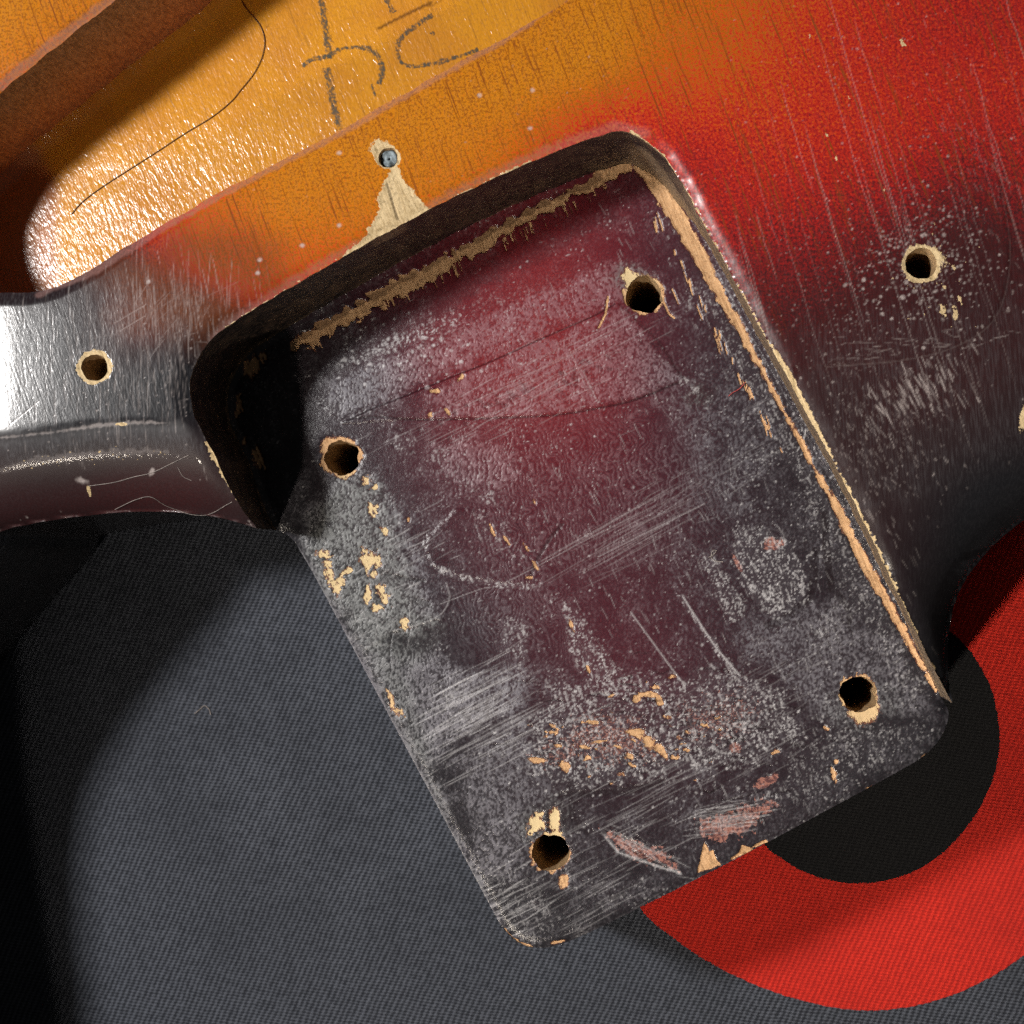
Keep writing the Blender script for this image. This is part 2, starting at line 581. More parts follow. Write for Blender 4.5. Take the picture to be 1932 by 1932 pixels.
def mat_top():
    n = NT("sunburst_lacquer")
    t = n.attr("burst"); wear = n.attr("wear"); haze = n.attr("haze"); scr = n.attr("scratch"); milk = n.attr("milk"); dk = n.attr("dark")
    mott = n.noise(3.5, 3, 0.75)
    brown = n.attr("brown"); dull = n.attr("dull")
    amp = n.mul(n.smooth(0.1, 0.5, t), 0.95)
    t2 = n.add(t, n.mul(n.sub(mott, 0.53), amp))
    g1 = n.noise(1.0, 3, 0.65, grain_coords(n, 4.2, 0.10), dist=0.15)
    lines = n.mul(n.mul(n.smooth(0.53, 0.68, g1), 0.25), n.smooth(0.22, 0.55, n.noise(0.22, 2)))
    col = n.ramp(t2, BURST)
    col = n.mix(n.mul(n.mul(lines, 3.6), n.smooth(0.2, 0.6, t)), col, (0.17, 0.045, 0.008))
    col = n.mix(n.mul(n.mul(n.smooth(0.44, 0.60, mott), 0.80), n.smooth(0.58, 0.86, t)), col, (0.22, 0.052, 0.006))
    col = n.mix(n.mul(brown, n.mad(mott, 1.2, 0.10)), col, (0.12, 0.034, 0.010))
    col = n.mix(n.mul(milk, n.mad(mott, 0.9, 0.15)), col, (0.36, 0.20, 0.18))
    hs = n.noise(1.0, 2, 0.7, n.mapping(n.mapping(n.co, rot=math.radians(86)), scale=(0.5, 5.0, 5.0)))
    col = n.mix(n.mul(haze, n.smooth(0.40, 0.70, hs)), col, (0.20, 0.20, 0.215))
    sc = n.mul(scr, n.mad(mott, 1.1, 0.15))
    col = n.mix(n.math('MINIMUM', sc, 0.9), col, (0.50, 0.44, 0.42))
    col = n.mix(n.mul(dk, 0.9), col, (0.012, 0.010, 0.010))
    w = n.smooth(0.42, 0.58, n.add(wear, n.mul(n.sub(n.noise(5.5, 2, 0.7), 0.5), 0.9)))
    wc, wg = wood_color(n, (0.60, 0.46, 0.26), (0.38, 0.27, 0.13))
    wc = n.mix(n.mul(dk, 0.9), wc, (0.05, 0.035, 0.02))
    col = n.mix(w, col, wc)
    rg = n.add(n.add(n.mad(hs, 0.10, 0.11), n.mul(haze, 0.10)), n.mul(dull, 0.42))
    rg = n.fmix(w, rg, 0.75)
    h = n.add(n.mul(n.noise(1.6, 1), 0.30), n.mul(g1, 0.30))
    h = n.add(h, n.mul(n.mul(hs, haze), 0.9))
    h = n.sub(h, n.mul(scr, 0.5))
    h = n.add(h, n.mul(n.mul(mott, 0.22), n.sub(1.0, w)))
    h = n.add(h, n.mul(n.mul(wg, w), 1.2))
    bp = n.bump(h, 0.019)
    return n.set(Base_Color=col, Roughness=rg, Normal=bp, Specular_IOR_Level=0.30, Coat_Weight=n.mul(n.sub(1.0, w), 0.12), Coat_Roughness=n.mad(haze, 0.10, 0.07), Coat_Normal=bp)


FBURST = [(0.00, (0.009, 0.009, 0.011)), (0.14, (0.020, 0.009, 0.013)), (0.28, (0.048, 0.009, 0.015)),
          (0.40, (0.115, 0.010, 0.015)), (0.55, (0.30, 0.022, 0.018)), (1.0, (0.45, 0.05, 0.03))]


def mat_floor():
    n = NT("pocket_lacquer")
    t = n.attr("burst"); wear = n.attr("wear"); film = n.attr("film"); scr = n.attr("scratch"); dk = n.attr("dark"); pink = n.attr("pink"); yel = n.attr("yellow")
    fine = n.noise(5.5, 3, 0.72)
    col = n.ramp(n.add(t, n.mul(n.sub(fine, 0.5), 0.34)), FBURST)
    fcol = n.mix(yel, n.mix(n.smooth(0.15, 0.42, t), (0.165, 0.158, 0.178), (0.23, 0.100, 0.115)), (0.185, 0.195, 0.190))
    col = n.mix(n.math('MINIMUM', n.mul(film, n.mad(fine, 0.8, 0.45)), 0.9), col, fcol)
    pk = n.smooth(0.40, 0.60, n.add(pink, n.mul(n.sub(fine, 0.5), 0.9)))
    pc = n.mix(n.smooth(0.42, 0.60, n.noise(3.0, 2)), (0.30, 0.135, 0.105), (0.10, 0.045, 0.045))
    col = n.mix(n.mul(pk, 0.85), col, pc)
    col = n.mix(n.mul(dk, 0.9), col, (0.010, 0.006, 0.007))
    sc = n.mul(scr, n.mad(fine, 1.5, -0.10))
    col = n.mix(n.math('MINIMUM', sc, 0.92), col, (0.56, 0.55, 0.56))  # pale colour for scratches and painted sparkles alike
    w = n.smooth(0.44, 0.56, n.add(wear, n.mul(n.sub(n.noise(1.0, 3, 0.75, grain_coords(n, 4.5, 2.0)), 0.5), 1.25)))
    wc, wg = wood_color(n, (0.58, 0.35, 0.18), (0.34, 0.185, 0.085))
    wc = n.mix(yel, wc, (0.62, 0.50, 0.28))
    wc = n.mix(n.mul(dk, 0.75), wc, (0.10, 0.05, 0.025))
    we = n.smooth(0.24, 0.46, n.add(wear, n.mul(n.sub(fine, 0.5), 0.7)))
    col = n.mix(n.mul(we, 0.8), col, (0.17, 0.065, 0.035))
    col = n.mix(w, col, wc)
    rg = n.add(n.mad(fine, 0.16, 0.15), n.mul(film, 0.12))
    rg = n.fmix(w, rg, 0.8)
    h = n.add(n.mul(film, 0.5), n.mul(n.noise(5.5, 3, 0.75), 0.55))
    h = n.add(h, n.mul(scr, 0.25))
    h = n.sub(h, n.mul(w, 0.8))
    bp = n.bump(h, 0.040)
    return n.set(Base_Color=col, Roughness=rg, Normal=bp, Specular_IOR_Level=0.26)


def mat_wall():
    n = NT("pocket_wall_paint")
    bare = n.attr("bare")
    a = n.noise(2.2, 4, 0.7); b = n.noise(1.0, 3, 0.6, n.mapping(n.co, scale=(1.2, 1.2, 3.0)))
    col = n.mix(n.smooth(0.42, 0.66, b), (0.008, 0.007, 0.007), (0.05, 0.034, 0.027))
    col = n.mix(n.mul(n.smooth(0.46, 0.62, n.noise(0.45, 4, 0.7)), 0.7), col, (0.085, 0.055, 0.036))
    col = n.mix(n.mul(n.smooth(0.52, 0.68, a), 0.30), col, (0.20, 0.155, 0.10))
    w = n.smooth(0.40, 0.62, n.add(bare, n.mul(n.sub(n.noise(3.5, 4, 0.7), 0.5), 0.9)))
    wc = n.mix(n.smooth(0.35, 0.7, n.noise(3.0, 4)), (0.22, 0.155, 0.095), (0.07, 0.048, 0.032))
    col = n.mix(w, col, wc)
    h = n.add(n.mul(a, 0.6), n.noise(6.0, 2))
    return n.set(Base_Color=col, Roughness=0.42, Normal=n.bump(h, 0.10))


def mat_side():
    n = NT("black_edge_lacquer")
    a = n.noise(0.8, 4, 0.6)
    col = n.mix(n.smooth(0.4, 0.7, a), (0.010, 0.009, 0.009), (0.020, 0.015, 0.014))
    sp = n.mul(n.smooth(0.16, 0.08, n.voronoi(0.9)[0]), n.smooth(0.55, 0.62, n.noise(0.7, 2)))
    col = n.mix(n.mul(sp, 0.5), col, (0.4, 0.38, 0.34))
    return n.set(Base_Color=col, Roughness=0.22, Coat_Weight=0.4, Coat_Roughness=0.08, Normal=n.bump(n.noise(0.6, 3), 0.15))


def mat_bore():
    n = NT("drilled_wood")
    a = n.noise(2.5, 4, 0.65, n.mapping(n.co, scale=(1, 1, 2.5)))
    col = n.mix(n.smooth(0.3, 0.7, a), (0.50, 0.33, 0.16), (0.22, 0.13, 0.06))
    return n.set(Base_Color=col, Roughness=0.85, Normal=n.bump(a, 0.2))


def mat_cavity():
    n = NT("amber_cavity_lacquer")
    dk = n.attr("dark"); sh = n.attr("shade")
    m1 = n.noise(3.0, 3, 0.6)
    g = n.noise(1.0, 3, 0.6, grain_coords(n, 3.0, 0.14))
    big = n.noise(0.10, 3)
    col = n.mix(n.smooth(0.35, 0.65, big), (0.60, 0.260, 0.017), (0.52, 0.210, 0.020))
    col = n.mix(n.mul(n.smooth(0.45, 0.7, m1), 0.5), col, (0.36, 0.15, 0.03))
    col = n.mix(n.mul(n.smooth(0.55, 0.72, g), 0.55), col, (0.27, 0.12, 0.025))
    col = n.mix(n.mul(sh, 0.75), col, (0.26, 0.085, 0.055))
    col = n.mix(dk, col, (0.07, 0.025, 0.008))
    # chattered, dripped finish: short ridges along the grain that catch the lamp
    r1 = n.noise(1.0, 2, 0.55, grain_coords(n, 2.1, 0.75), dist=0.4)
    r2 = n.noise(1.0, 2, 0.5, grain_coords(n, 5.0, 1.8))
    h = n.add(n.mul(r1, 1.0), n.mul(r2, 0.35))
    bp = n.bump(h, 0.075)
    return n.set(Base_Color=col, Roughness=0.24, Specular_IOR_Level=0.3, Normal=bp, Coat_Weight=0.30, Coat_Roughness=0.13, Coat_Normal=bp)


def mat_cavity_wall():
    n = NT("fuzzy_cavity_wood")
    a = n.noise(1.0, 4, 0.7, n.mapping(n.co, scale=(3, 3, 0.8))); b = n.noise(4.0, 3, 0.7)
    hgt = n.attr("height")
    col = n.mix(n.smooth(0.35, 0.68, a), n.mix(hgt, (0.75, 0.30, 0.10), (0.58, 0.40, 0.26)), n.mix(hgt, (0.42, 0.15, 0.06), (0.24, 0.15, 0.10)))
    col = n.mix(n.mul(n.smooth(0.52, 0.70, b), 0.6), col, (0.50, 0.32, 0.16))
    return n.set(Base_Color=col, Roughness=0.7, Normal=n.bump(n.add(a, b), 0.35))


def mat_cloth(name, hi, lo, fuzz):
    n = NT(name)
    warp = n.noise(0.35, 2)
    wn = n.t.nodes.new("ShaderNodeTexNoise"); n.t.links.new(n.co, wn.inputs["Vector"]); wn.inputs["Scale"].default_value = 0.25
    vm = n.t.nodes.new("ShaderNodeVectorMath"); vm.operation = 'MULTIPLY_ADD'
    n.t.links.new(wn.outputs["Color"], vm.inputs[0]); vm.inputs[1].default_value = (0.5, 0.5, 0); n.t.links.new(n.co, vm.inputs[2])
    ang = math.atan2(0.91, 0.41)                      # twill line direction in world XY
    r = n.mapping(vm.outputs[0], rot=-ang)
    sep = n.t.nodes.new("ShaderNodeSeparateXYZ"); n.t.links.new(r, sep.inputs[0])
    u, v = sep.outputs[0], sep.outputs[1]
    P1, P2 = 0.66, 0.42
    cv = n.math('COSINE', n.mul(v, 2 * math.pi / P1))
    cu = n.math('COSINE', n.add(n.mul(u, 2 * math.pi / P2), n.mul(v, math.pi / P1)))
    h = n.add(n.mad(cv, 0.24, 0.5), n.mul(cu, 0.20))
    fib = n.noise(1.0, 3, 0.7, n.mapping(n.mapping(n.co, rot=-ang + 0.6), scale=(3.0, 9.0, 9.0)))
    irr = n.noise(1.3, 3, 0.6)
    h2 = n.add(h, n.mul(n.sub(fib, 0.5), 1.1))
    h2 = n.add(h2, n.mul(n.sub(irr, 0.5), 0.7))
    f = n.smooth(0.15, 0.95, h2)
    col = n.mix(f, lo, hi)
    col = n.mix(n.mul(n.smooth(0.35, 0.7, n.noise(0.06, 3)), 0.30), col, tuple(0.7 * x for x in lo))
    lint = n.mul(n.smooth(0.70, 0.78, n.noise(5.0, 2)), n.smooth(0.5, 0.65, n.noise(0.5, 3)))
    col = n.mix(n.mul(lint, 0.35), col, fuzz)
    return n.set(Base_Color=col, Roughness=0.85, Sheen_Weight=0.12, Sheen_Roughness=0.4, Normal=n.bump(h2, 0.11), Specular_IOR_Level=0.25)


def mat_plain(name, col, rough=0.6, metal=0.0):
    n = NT(name)
    a = n.noise(3.0, 3)
    c = n.mix(n.smooth(0.35, 0.7, a), col, tuple(x * 0.6 for x in col))
    return n.set(Base_Color=c, Roughness=rough, Metallic=metal, Normal=n.bump(a, 0.05))


def mat_pencil():
    n = NT("graphite")
    g = n.noise(1.0, 3, 0.7, grain_coords(n, 3.2, 0.6))
    e = n.attr("edge")
    a = n.smooth(0.20, 0.95, n.add(n.mul(e, 0.62), n.mul(n.sub(n.add(g, n.noise(3.0, 2)), 1.0), 1.5)))
    n.set(Base_Color=(0.050, 0.052, 0.036), Roughness=0.55, Alpha=n.mul(a, 0.80))
    return n.m


M_TOP, M_FLOOR, M_WALL, M_SIDE, M_BORE = mat_top(), mat_floor(), mat_wall(), mat_side(), mat_bore()
M_CAV, M_CAVW = mat_cavity(), mat_cavity_wall()
M_CLOTH = mat_cloth("navy_twill", (0.092, 0.101, 0.124), (0.013, 0.015, 0.021), (0.35, 0.34, 0.33))
M_RED = mat_cloth("red_print_on_twill", (0.68, 0.028, 0.014), (0.38, 0.012, 0.007), (0.75, 0.25, 0.18))
M_BLACK = mat_cloth("black_print_on_twill", (0.010, 0.010, 0.011), (0.003, 0.003, 0.004), (0.16, 0.15, 0.13))
M_PENCIL = mat_pencil()

# ------------------------------------------------------------------ cloth (the surface everything lies on)
ZC = -27.3


def cloth_z(x, y):
    body = sstep(10, 60, np.hypot(x + 10, y - 10) - 40)
    return ZC - 2.6 * body * fbm(x / 42.0 + 3, y / 42.0 + 7, 40, 2)


gx = np.concatenate([np.linspace(-420, -90, 34)[:-1], np.linspace(-90, 110, 201), np.linspace(110, 420, 32)[1:]])
gy = np.concatenate([np.linspace(-420, -110, 32)[:-1], np.linspace(-110, 90, 201), np.linspace(90, 520, 44)[1:]])
X, Y = np.meshgrid(gx, gy)
V = np.stack([X.ravel(), Y.ravel(), cloth_z(X.ravel(), Y.ravel())], 1)
ny_, nx_ = X.shape
idx = np.arange(nx_ * ny_).reshape(ny_, nx_)
Q = np.stack([idx[:-1, :-1].ravel(), idx[:-1, 1:].ravel(), idx[1:, 1:].ravel(), idx[1:, :-1].ravel()], 1)
cloth = make_mesh("cloth", V, Q, None, M_CLOTH)
cloth["kind"] = "structure"; cloth["label"] = "dark navy twill cloth the guitar body lies on"


def print_sheet(name, px_pts, mat, lift, label, hole=None):
    p = catmull(px_pts, True, 16)
    loop = resample(unproj(p[:, 0], p[:, 1], ZC), 0.35, True)
    loop = loop + normals2d(loop, True) * ((vnoise(np.arange(len(loop)) * 0.9, np.zeros(len(loop)), 77) - 0.5) * 0.14)[:, None]
    loops = [loop] + ([hole] if hole is not None else [])
    lo, hi = loop.min(0), loop.max(0)
    v, q, t = sheet(loops, 0.8, (lo[0] - 1, hi[0] + 1, lo[1] - 1, hi[1] + 1))
    t = orient_up(v, t)
    z = cloth_z(v[:, 0], v[:, 1]) + lift
    o = make_mesh(name, np.column_stack([v, z]), q, t, mat, cloth)
    o["label"] = label
    return loop


blk = [(1380, 1412), (1398, 1520), (1450, 1602), (1540, 1655), (1640, 1669), (1740, 1640), (1820, 1570), (1872, 1480), (1888, 1390),
       (1868, 1290), (1810, 1205), (1730, 1160), (1640, 1148), (1540, 1172), (1450, 1240), (1400, 1320)]
red = [(1150, 1560), (1175, 1650), (1215, 1722), (1287, 1783), (1380, 1840), (1490, 1885), (1620, 1912), (1740, 1902), (1850, 1862), (1945, 1800),
       (2020, 1720), (2085, 1600), (2110, 1450), (2100, 1300), (2060, 1170), (2000, 1050), (1930, 972), (1800, 910), (1650, 880), (1480, 900),
       (1330, 970), (1220, 1090), (1155, 1230), (1130, 1400)]
hole_loop = print_sheet("black_disc", blk, M_BLACK, 0.10, "black disc printed inside the red disc")
print_sheet("red_disc", red, M_RED, 0.10, "red disc printed on the cloth", hole=hole_loop)

# ------------------------------------------------------------------ outlines of the guitar body (mm)
ZT = 16.0


def P16(pts): p = np.asarray(pts, float); return unproj(p[:, 0], p[:, 1], ZT)
def PZ(pts, z): p = np.asarray(pts, float); return unproj(p[:, 0], p[:, 1], z)


X_left = PZ([(486, 997)], 8.5)[0]
X_right = PZ([(1782, 1318)], 3.0)[0]
# rim of the neck pocket, from the left cutaway round to the tip of the right lip
rim = np.vstack([X_left[None], PZ([(456, 958)], 11.0), PZ([(428, 912)], 13.5),
                 P16([(400, 858), (382, 822), (366, 785), (356, 745), (357, 712), (369, 678), (392, 645), (424, 617), (475, 583), (560, 532), (660, 474), (735, 434),
                      (820, 388), (910, 345), (1000, 304), (1080, 272), (1130, 254), (1160, 246), (1186, 247), (1215, 263), (1245, 289), (1270, 319),
                      (1301, 371), (1334, 432), (1368, 494), (1404, 564), (1450, 645), (1531, 795), (1580, 885), (1625, 975), (1690, 1108)]),
                 PZ([(1745, 1232)], 11.0), X_right[None]])
pin = resample(catmull(rim, False, 16), 0.16)
nn = normals2d(pin)
s_ = np.arange(len(pin))
fade = np.clip(np.minimum(s_, len(pin) - 1 - s_) / 12.0, 0, 1)
pin = pin + nn * ((fbm(s_ * 0.16 / 1.6, s_ * 0, 50, 4, 0.6) - 0.5) * 0.30 * fade)[:, None]
_rx = sstep(1270, 1330, proj(pin[:, 0], pin[:, 1], 8.0)[0]) * np.clip((len(pin) - 1 - s_) / 60.0, 0, 1)
pin_f = pin + normals2d(pin) * (0.75 * _rx)[:, None]          # foot of the wall: slightly undercut on the right
# outline of the tongue (pocket floor level)
tong = np.vstack([X_left[None], PZ([(522, 1002)], 1.0), PZ([(548, 1015), (570, 1048), (602, 1105), (680, 1252), (760, 1402), (840, 1552), (905, 1675), (930, 1722), (948, 1752),
                  (975, 1778), (1005, 1789), (1045, 1787), (1100, 1766), (1180, 1727), (1300, 1667), (1430, 1600), (1560, 1530), (1680, 1465), (1735, 1433),
                  (1768, 1403), (1786, 1370), (1790, 1342)], 0.0), X_right[None]])
tongue = resample(catmull(tong, False, 16), 0.16)
# outline of the rest of the body: right cutaway, horns, bouts, left cutaway
Epx = PZ([(1370, 1570)], 0.0)[0]
nv, uv = np.array([0.473, -0.881]), np.array([0.881, 0.473])


def AB(a, b): return Epx - nv * a + uv * b


far = [AB(a, b) for a, b in ((-18, 118), (10, 136), (60, 128), (120, 108), (170, 108), (230, 132), (290, 152), (340, 140), (385, 90), (405, 20), (400, -60), (370, -120), (320, -155),
                             (260, -156), (200, -128), (150, -122), (100, -138), (50, -152), (0, -156), (-28, -140), (-22, -118))]
out_r = np.vstack([X_right[None], PZ([(1786, 1262), (1787, 1205), (1795, 1150), (1815, 1100), (1850, 1052), (1890, 1012), (1932, 980), (2005, 938), (2090, 915), (2180, 925), (2250, 975),
                   (2300, 1060), (2330, 1180), (2345, 1320)], 8.0), np.array(far),
                   PZ([(-345, 1858), (-352, 1600), (-335, 1450), (-290, 1350), (-200, 1226), (-115, 1125), (-40, 1040)], 12.0),
                   PZ([(0, 1006), (60, 989), (150, 975), (250, 966), (334, 967), (400, 974), (445, 984)], 8.5), X_left[None]])
outer = resample(catmull(out_r, False, 12), 0.5)
# pickup cavity
cav = P16([(1120, -35), (1066, 0), (1010, 35), (950, 70), (880, 106), (800, 152), (720, 197), (640, 244), (560, 286), (480, 326), (400, 369), (320, 414), (250, 456), (180, 501), (120, 533), (70, 548),
           (20, 553), (-60, 548), (-130, 520), (-175, 450), (-180, 380), (-150, 310), (-90, 245), (0, 168), (100, 88), (214, -2), (330, -95), (600, -330), (900, -520), (1300, -450), (1350, -250), (1250, -120)])
cavl = resample(catmull(cav, True, 16), 0.2, True)
k_ = np.arange(len(cavl))
cavl = cavl + normals2d(cavl, True) * ((fbm(k_ * 0.2 / 2.2, k_ * 0, 60, 4, 0.55) - 0.5) * 0.42)[:, None]


def circle(c, r, n, seed, rag=0.06):
    a = np.linspace(0, 2 * np.pi, n, endpoint=False)
    rr = r * (1 + rag * (fbm(np.cos(a) * 2.2 + 5, np.sin(a) * 2.2 + 5, seed, 3) - 0.5) * 2)
    return np.stack([c[0] + rr * np.cos(a), c[1] + rr * np.sin(a)], 1)


bolts_px = [(1215, 556), (643, 863), (1620, 1308), (1037, 1609)]
bolt_r = [2.02, 1.98, 2.0, 2.08]
bolts = [circle(PZ([p], 0)[0], r, 72, 70 + i, 0.16) for i, (p, r) in enumerate(zip(bolts_px, bolt_r))]
screws_px = [(178, 693), (1738, 497), (732, 297)]
screw_r = [1.42, 1.55, 1.05]
screws = [circle(P16([p])[0], r, 60, 80 + i, 0.10) for i, (p, r) in enumerate(zip(screws_px, screw_r))]

R_EDGE = 10.0
BX = (-95, 115, -110, 95)
D_out = Dist([resample(outer, 1.0)], *BX)
D_rim = Dist([resample(pin, 0.5)], *BX, h=0.4)
D_cav = Dist([resample(np.vstack([cavl, cavl[:1]]), 0.6)], *BX, h=0.4)
D_foot = Dist([resample(pin_f, 0.5)], *BX, h=0.4)
D_ton = Dist([resample(tongue, 0.5)], *BX, h=0.4)

# ------------------------------------------------------------------ wear and painted grey sheen on the top of the body
T_wear, T_haze, T_scr, T_milk, T_dark = Layer(), Layer(), Layer(), Layer(), Layer()
# bare wood splintered off between the plugged screw hole and the pocket
T_wear.poly([(737, 312), (727, 345), (712, 372), (716, 398), (697, 430), (676, 455), (650, 478), (700, 462), (762, 430), (812, 392), (792, 378), (770, 348), (752, 316)], 10, 0.9, soft=5, noise=0.6 * N_M + 0.4 * N_X)
T_dark.line([(730, 346), (738, 372), (744, 394), (750, 412)], 3.2, 0.9)
T_dark.line([(752, 372), (760, 400)], 1.2, 0.5)
for (x, y), rr in zip(screws_px, (33, 38, 24)):
    T_wear.blob(x, y, rr, rr * 0.97, 0, 0.16, 1.0, noise=N_M, soft=0.15)
for _ in range(70):
    _x, _y = rng.normal(1750, 60), rng.normal(505, 55)
    T_wear.blob(_x, _y, rng.uniform(1.2, 3.2), rng.uniform(1.0, 2.2), rng.uniform(0, 3), 0.5, rng.uniform(0.4, 0.85))
T_wear.blob(1752, 487, 30, 22, 0.3, 0.25)
T_wear.blob(722, 285, 26, 18, 0.6, 0.35, 0.9)
# rim of the pocket: thin worn line, wider on the lip
T_wear.band([(1190, 246), (1250, 291), (1301, 369), (1368, 492), (1450, 643)], [3, 3, 2.0, 1.5, 2], 3, noise=N_F)
T_wear.band([(1450, 643), (1480, 690), (1510, 748), (1545, 815), (1575, 870)], [2, 6, 7, 5, 2], 4, v=0.85, noise=N_F)
T_wear.band([(1575, 870), (1625, 972), (1690, 1105), (1745, 1225), (1780, 1312)], [2, 4, 3, 5, 3], 6, v=0.85, noise=N_F)
T_wear.blob(1628, 1018, 13, 12, 0, 0.3); T_wear.blob(1764, 1262, 16, 9, 0.6, 0.35)
T_wear.band([(388, 836), (402, 858), (430, 912), (458, 960), (484, 995)], [5, 9, 12, 12, 8], 6, noise=N_F)
T_wear.band([(424, 616), (560, 530), (735, 433), (910, 343), (1000, 303)], [1.0, 0.5, 1.0, 1.5, 2.5], 4, noise=N_F, v=0.8)
T_wear.blob(1932, 790, 9, 26, 0.2, 0.3)
for x, y, a in ((1703, 82, 10), (1528, 68, 6), (1601, 183, 5), (1578, 300, 5), (1668, 360, 6), (1577, 446, 4), (1782, 543, 9), (1800, 505, 8), (1778, 585, 14), (1803, 592, 15),
                (1812, 566, 10), (1772, 478, 4), (705, 335, 3), (1560, 255, 5)):
    T_wear.blob(x, y, a * 0.85, a * 0.38, rng.uniform(0.9, 1.6), 0.8)
for x, y in ((280, 532), (490, 490), (570, 463), (640, 425), (486, 515), (640, 288), (1000, 242), (1005, 170), (905, 180)):
    T_scr.blob(x, y, 4, 3.4, 0, 0.3, 0.85)
dots(T_scr, 1738, 500, 66, 60, 520, (0.8, 2.8), (0.25, 0.85))
dots(T_scr, 1700, 300, 190, 220, 520, (0.7, 1.6), (0.2, 0.75))
dots(T_scr, 1560, 620, 90, 80, 260, (0.7, 1.8), (0.15, 0.55))
dots(T_scr, 1000, 230, 320, 130, 160, (0.6, 1.3), (0.15, 0.55))
dots(T_scr, 220, 720, 160, 70, 260, (0.6, 1.5), (0.2, 0.7))
dots(T_scr, 250, 985, 180, 10, 60, (0.8, 2.0), (0.3, 0.8))
# grain checks in the red side: long pale hair lines
for i in range(46):
    x0 = 1310 + i * 15.5 + rng.normal(0, 6); y0 = rng.uniform(-60, 420) if x0 > 1400 else rng.uniform(380, 480)
    ln = rng.uniform(150, 520)
    t = np.linspace(0, 1, 9)
    sl = 0.30 + 0.10 * t
    pts = np.stack([x0 + np.cumsum(sl) / 9 * ln * 0.95 + rng.normal(0, 0.9, 9), y0 + t * ln], 1)
    T_scr.line(pts, rng.uniform(0.8, 1.5), rng.uniform(0.16, 0.44), taper=True)
scratches(T_scr, 1740, 735, (0.45, 0.9), 110, 28, 26, 60, (1.0, 3.2), (0.2, 0.75), 0.12)
scratches(T_scr, 1660, 830, (0.40, 0.92), 420, 11, 75, 80, (0.9, 2.4), (0.10, 0.40), 0.15)
scratches(T_scr, 1860, 330, (0.40, 0.92), 90, 18, 120, 60, (0.8, 2.0), (0.10, 0.32), 0.15)
scratches(T_scr, 1720, 650, (0.98, -0.1), 40, 30, 120, 12, (1.0, 2.0), (0.15, 0.4), 0.2)
scratches(T_scr, 1690, 1030, (0.46, 0.88), 30, 26, 90, 25, (0.8, 1.6), (0.15, 0.45), 0.1)
# left: dense vertical hair scratches in the black
scratches(T_scr, 240, 700, (0.06, 1), 420, 60, 70, 150, (0.7, 1.3), (0.12, 0.42), 0.07)
scratches(T_scr, 300, 580, (0.10, 1), 160, 70, 40, 90, (0.7, 1.3), (0.15, 0.5), 0.10)
scratches(T_scr, 330, 630, (0.55, -0.8), 24, 60, 60, 60, (0.7, 1.2), (0.2, 0.5), 0.5)
for pts in ([(215, 610), (275, 575)], [(225, 625), (272, 597)], [(20, 800), (72, 758)], [(0, 745), (30, 733)]):
    T_scr.line(pts, 1.3, 0.55)
# line where the pickguard ended
T_scr.band([(0, 826), (100, 815), (180, 803), (260, 797), (320, 798)], [0.5, 1, 3, 3, 1], 4, v=0.45, noise=N_F)
T_wear.blob(228, 800, 12, 4, 0, 0.5)
T_scr.band([(0, 885), (60, 868), (150, 858), (250, 850), (310, 852)], [3, 6, 6, 5, 2], 9, v=0.15, noise=N_F)
for _ in range(150):
    _t = rng.uniform(0, 1)
    T_wear.blob(310 * _t, 885 - 36 * _t ** 0.6 + rng.normal(0, 7), rng.uniform(0.8, 2.4), rng.uniform(0.7, 1.6), 0, 0.6, rng.uniform(0.4, 0.75))
T_scr.blob(140, 905, 10, 5, 0.2, 0.5, 0.8); T_wear.blob(148, 925, 4, 12, 0.1, 0.4); T_scr.blob(277, 888, 7, 4, -0.8, 0.4, 0.9)
for pts in ([(1888, 350), (1905, 450), (1900, 540), (1870, 610), (1800, 655), (1700, 680), (1560, 692)],):
    T_scr.line(catmull(pts), 2.2, 0.10)
T_haze.blob(1640, 700, 120, 26, -0.05, 0.5, 0.30, noise=N_L, soft=0.5)
T_haze.a[:] = 0.03
T_haze.poly([(0, 560), (260, 500), (390, 560), (360, 760), (330, 800), (0, 830)], 25, 0.13, noise=N_L, soft=50)  # grey tail of the lamp highlight painted over the scratched black lacquer
T_haze.poly([(1480, 600), (1932, 540), (1990, 820), (1780, 930), (1640, 960)], 30, 0.09, noise=N_L, soft=50)  # greyish reflection painted thinly over the dark right side
T_haze.band([(1290, 345), (1360, 470), (1450, 640), (1530, 790)], [12, 16, 15, 8], 4, v=0.22, noise=N_L, soft=12)
T_haze.poly([(0, 830), (330, 800), (400, 850), (0, 880)], 6, 0.14, noise=N_L, soft=14)
# milky lacquer along the rims
T_milk.band([(395, 640), (424, 612), (560, 525), (660, 467), (735, 427), (820, 381), (910, 337), (1000, 296), (1080, 264), (1160, 238), (1215, 252)], [4, 7, 7, 6, 5, 6, 7, 8, 9, 10, 9], 5, v=0.42, noise=N_M, soft=7)
T_milk.band([(1066, -8), (950, 74), (800, 157), (640, 250), (480, 332), (320, 420), (180, 508), (70, 556)], [6, 6, 7, 7, 7, 8, 8, 5], 4, v=0.5, noise=N_M, soft=4)
T_milk.band([(214, -8), (100, 80), (0, 160)], [8, 8, 8], 4, v=0.6, noise=N_M, soft=5)
T_brown = Layer()
T_dull = Layer()
T_dull.poly([(-150, 830), (0, 815), (345, 790), (420, 840), (500, 1010), (-150, 1040)], 10, 0.75, noise=N_L, soft=10)
T_dull.band([(1250, 280), (1300, 360), (1368, 485), (1450, 640), (1530, 790), (1690, 1100)], [14, 20, 22, 22, 22, 20], 4, v=0.26, noise=N_L, soft=10)
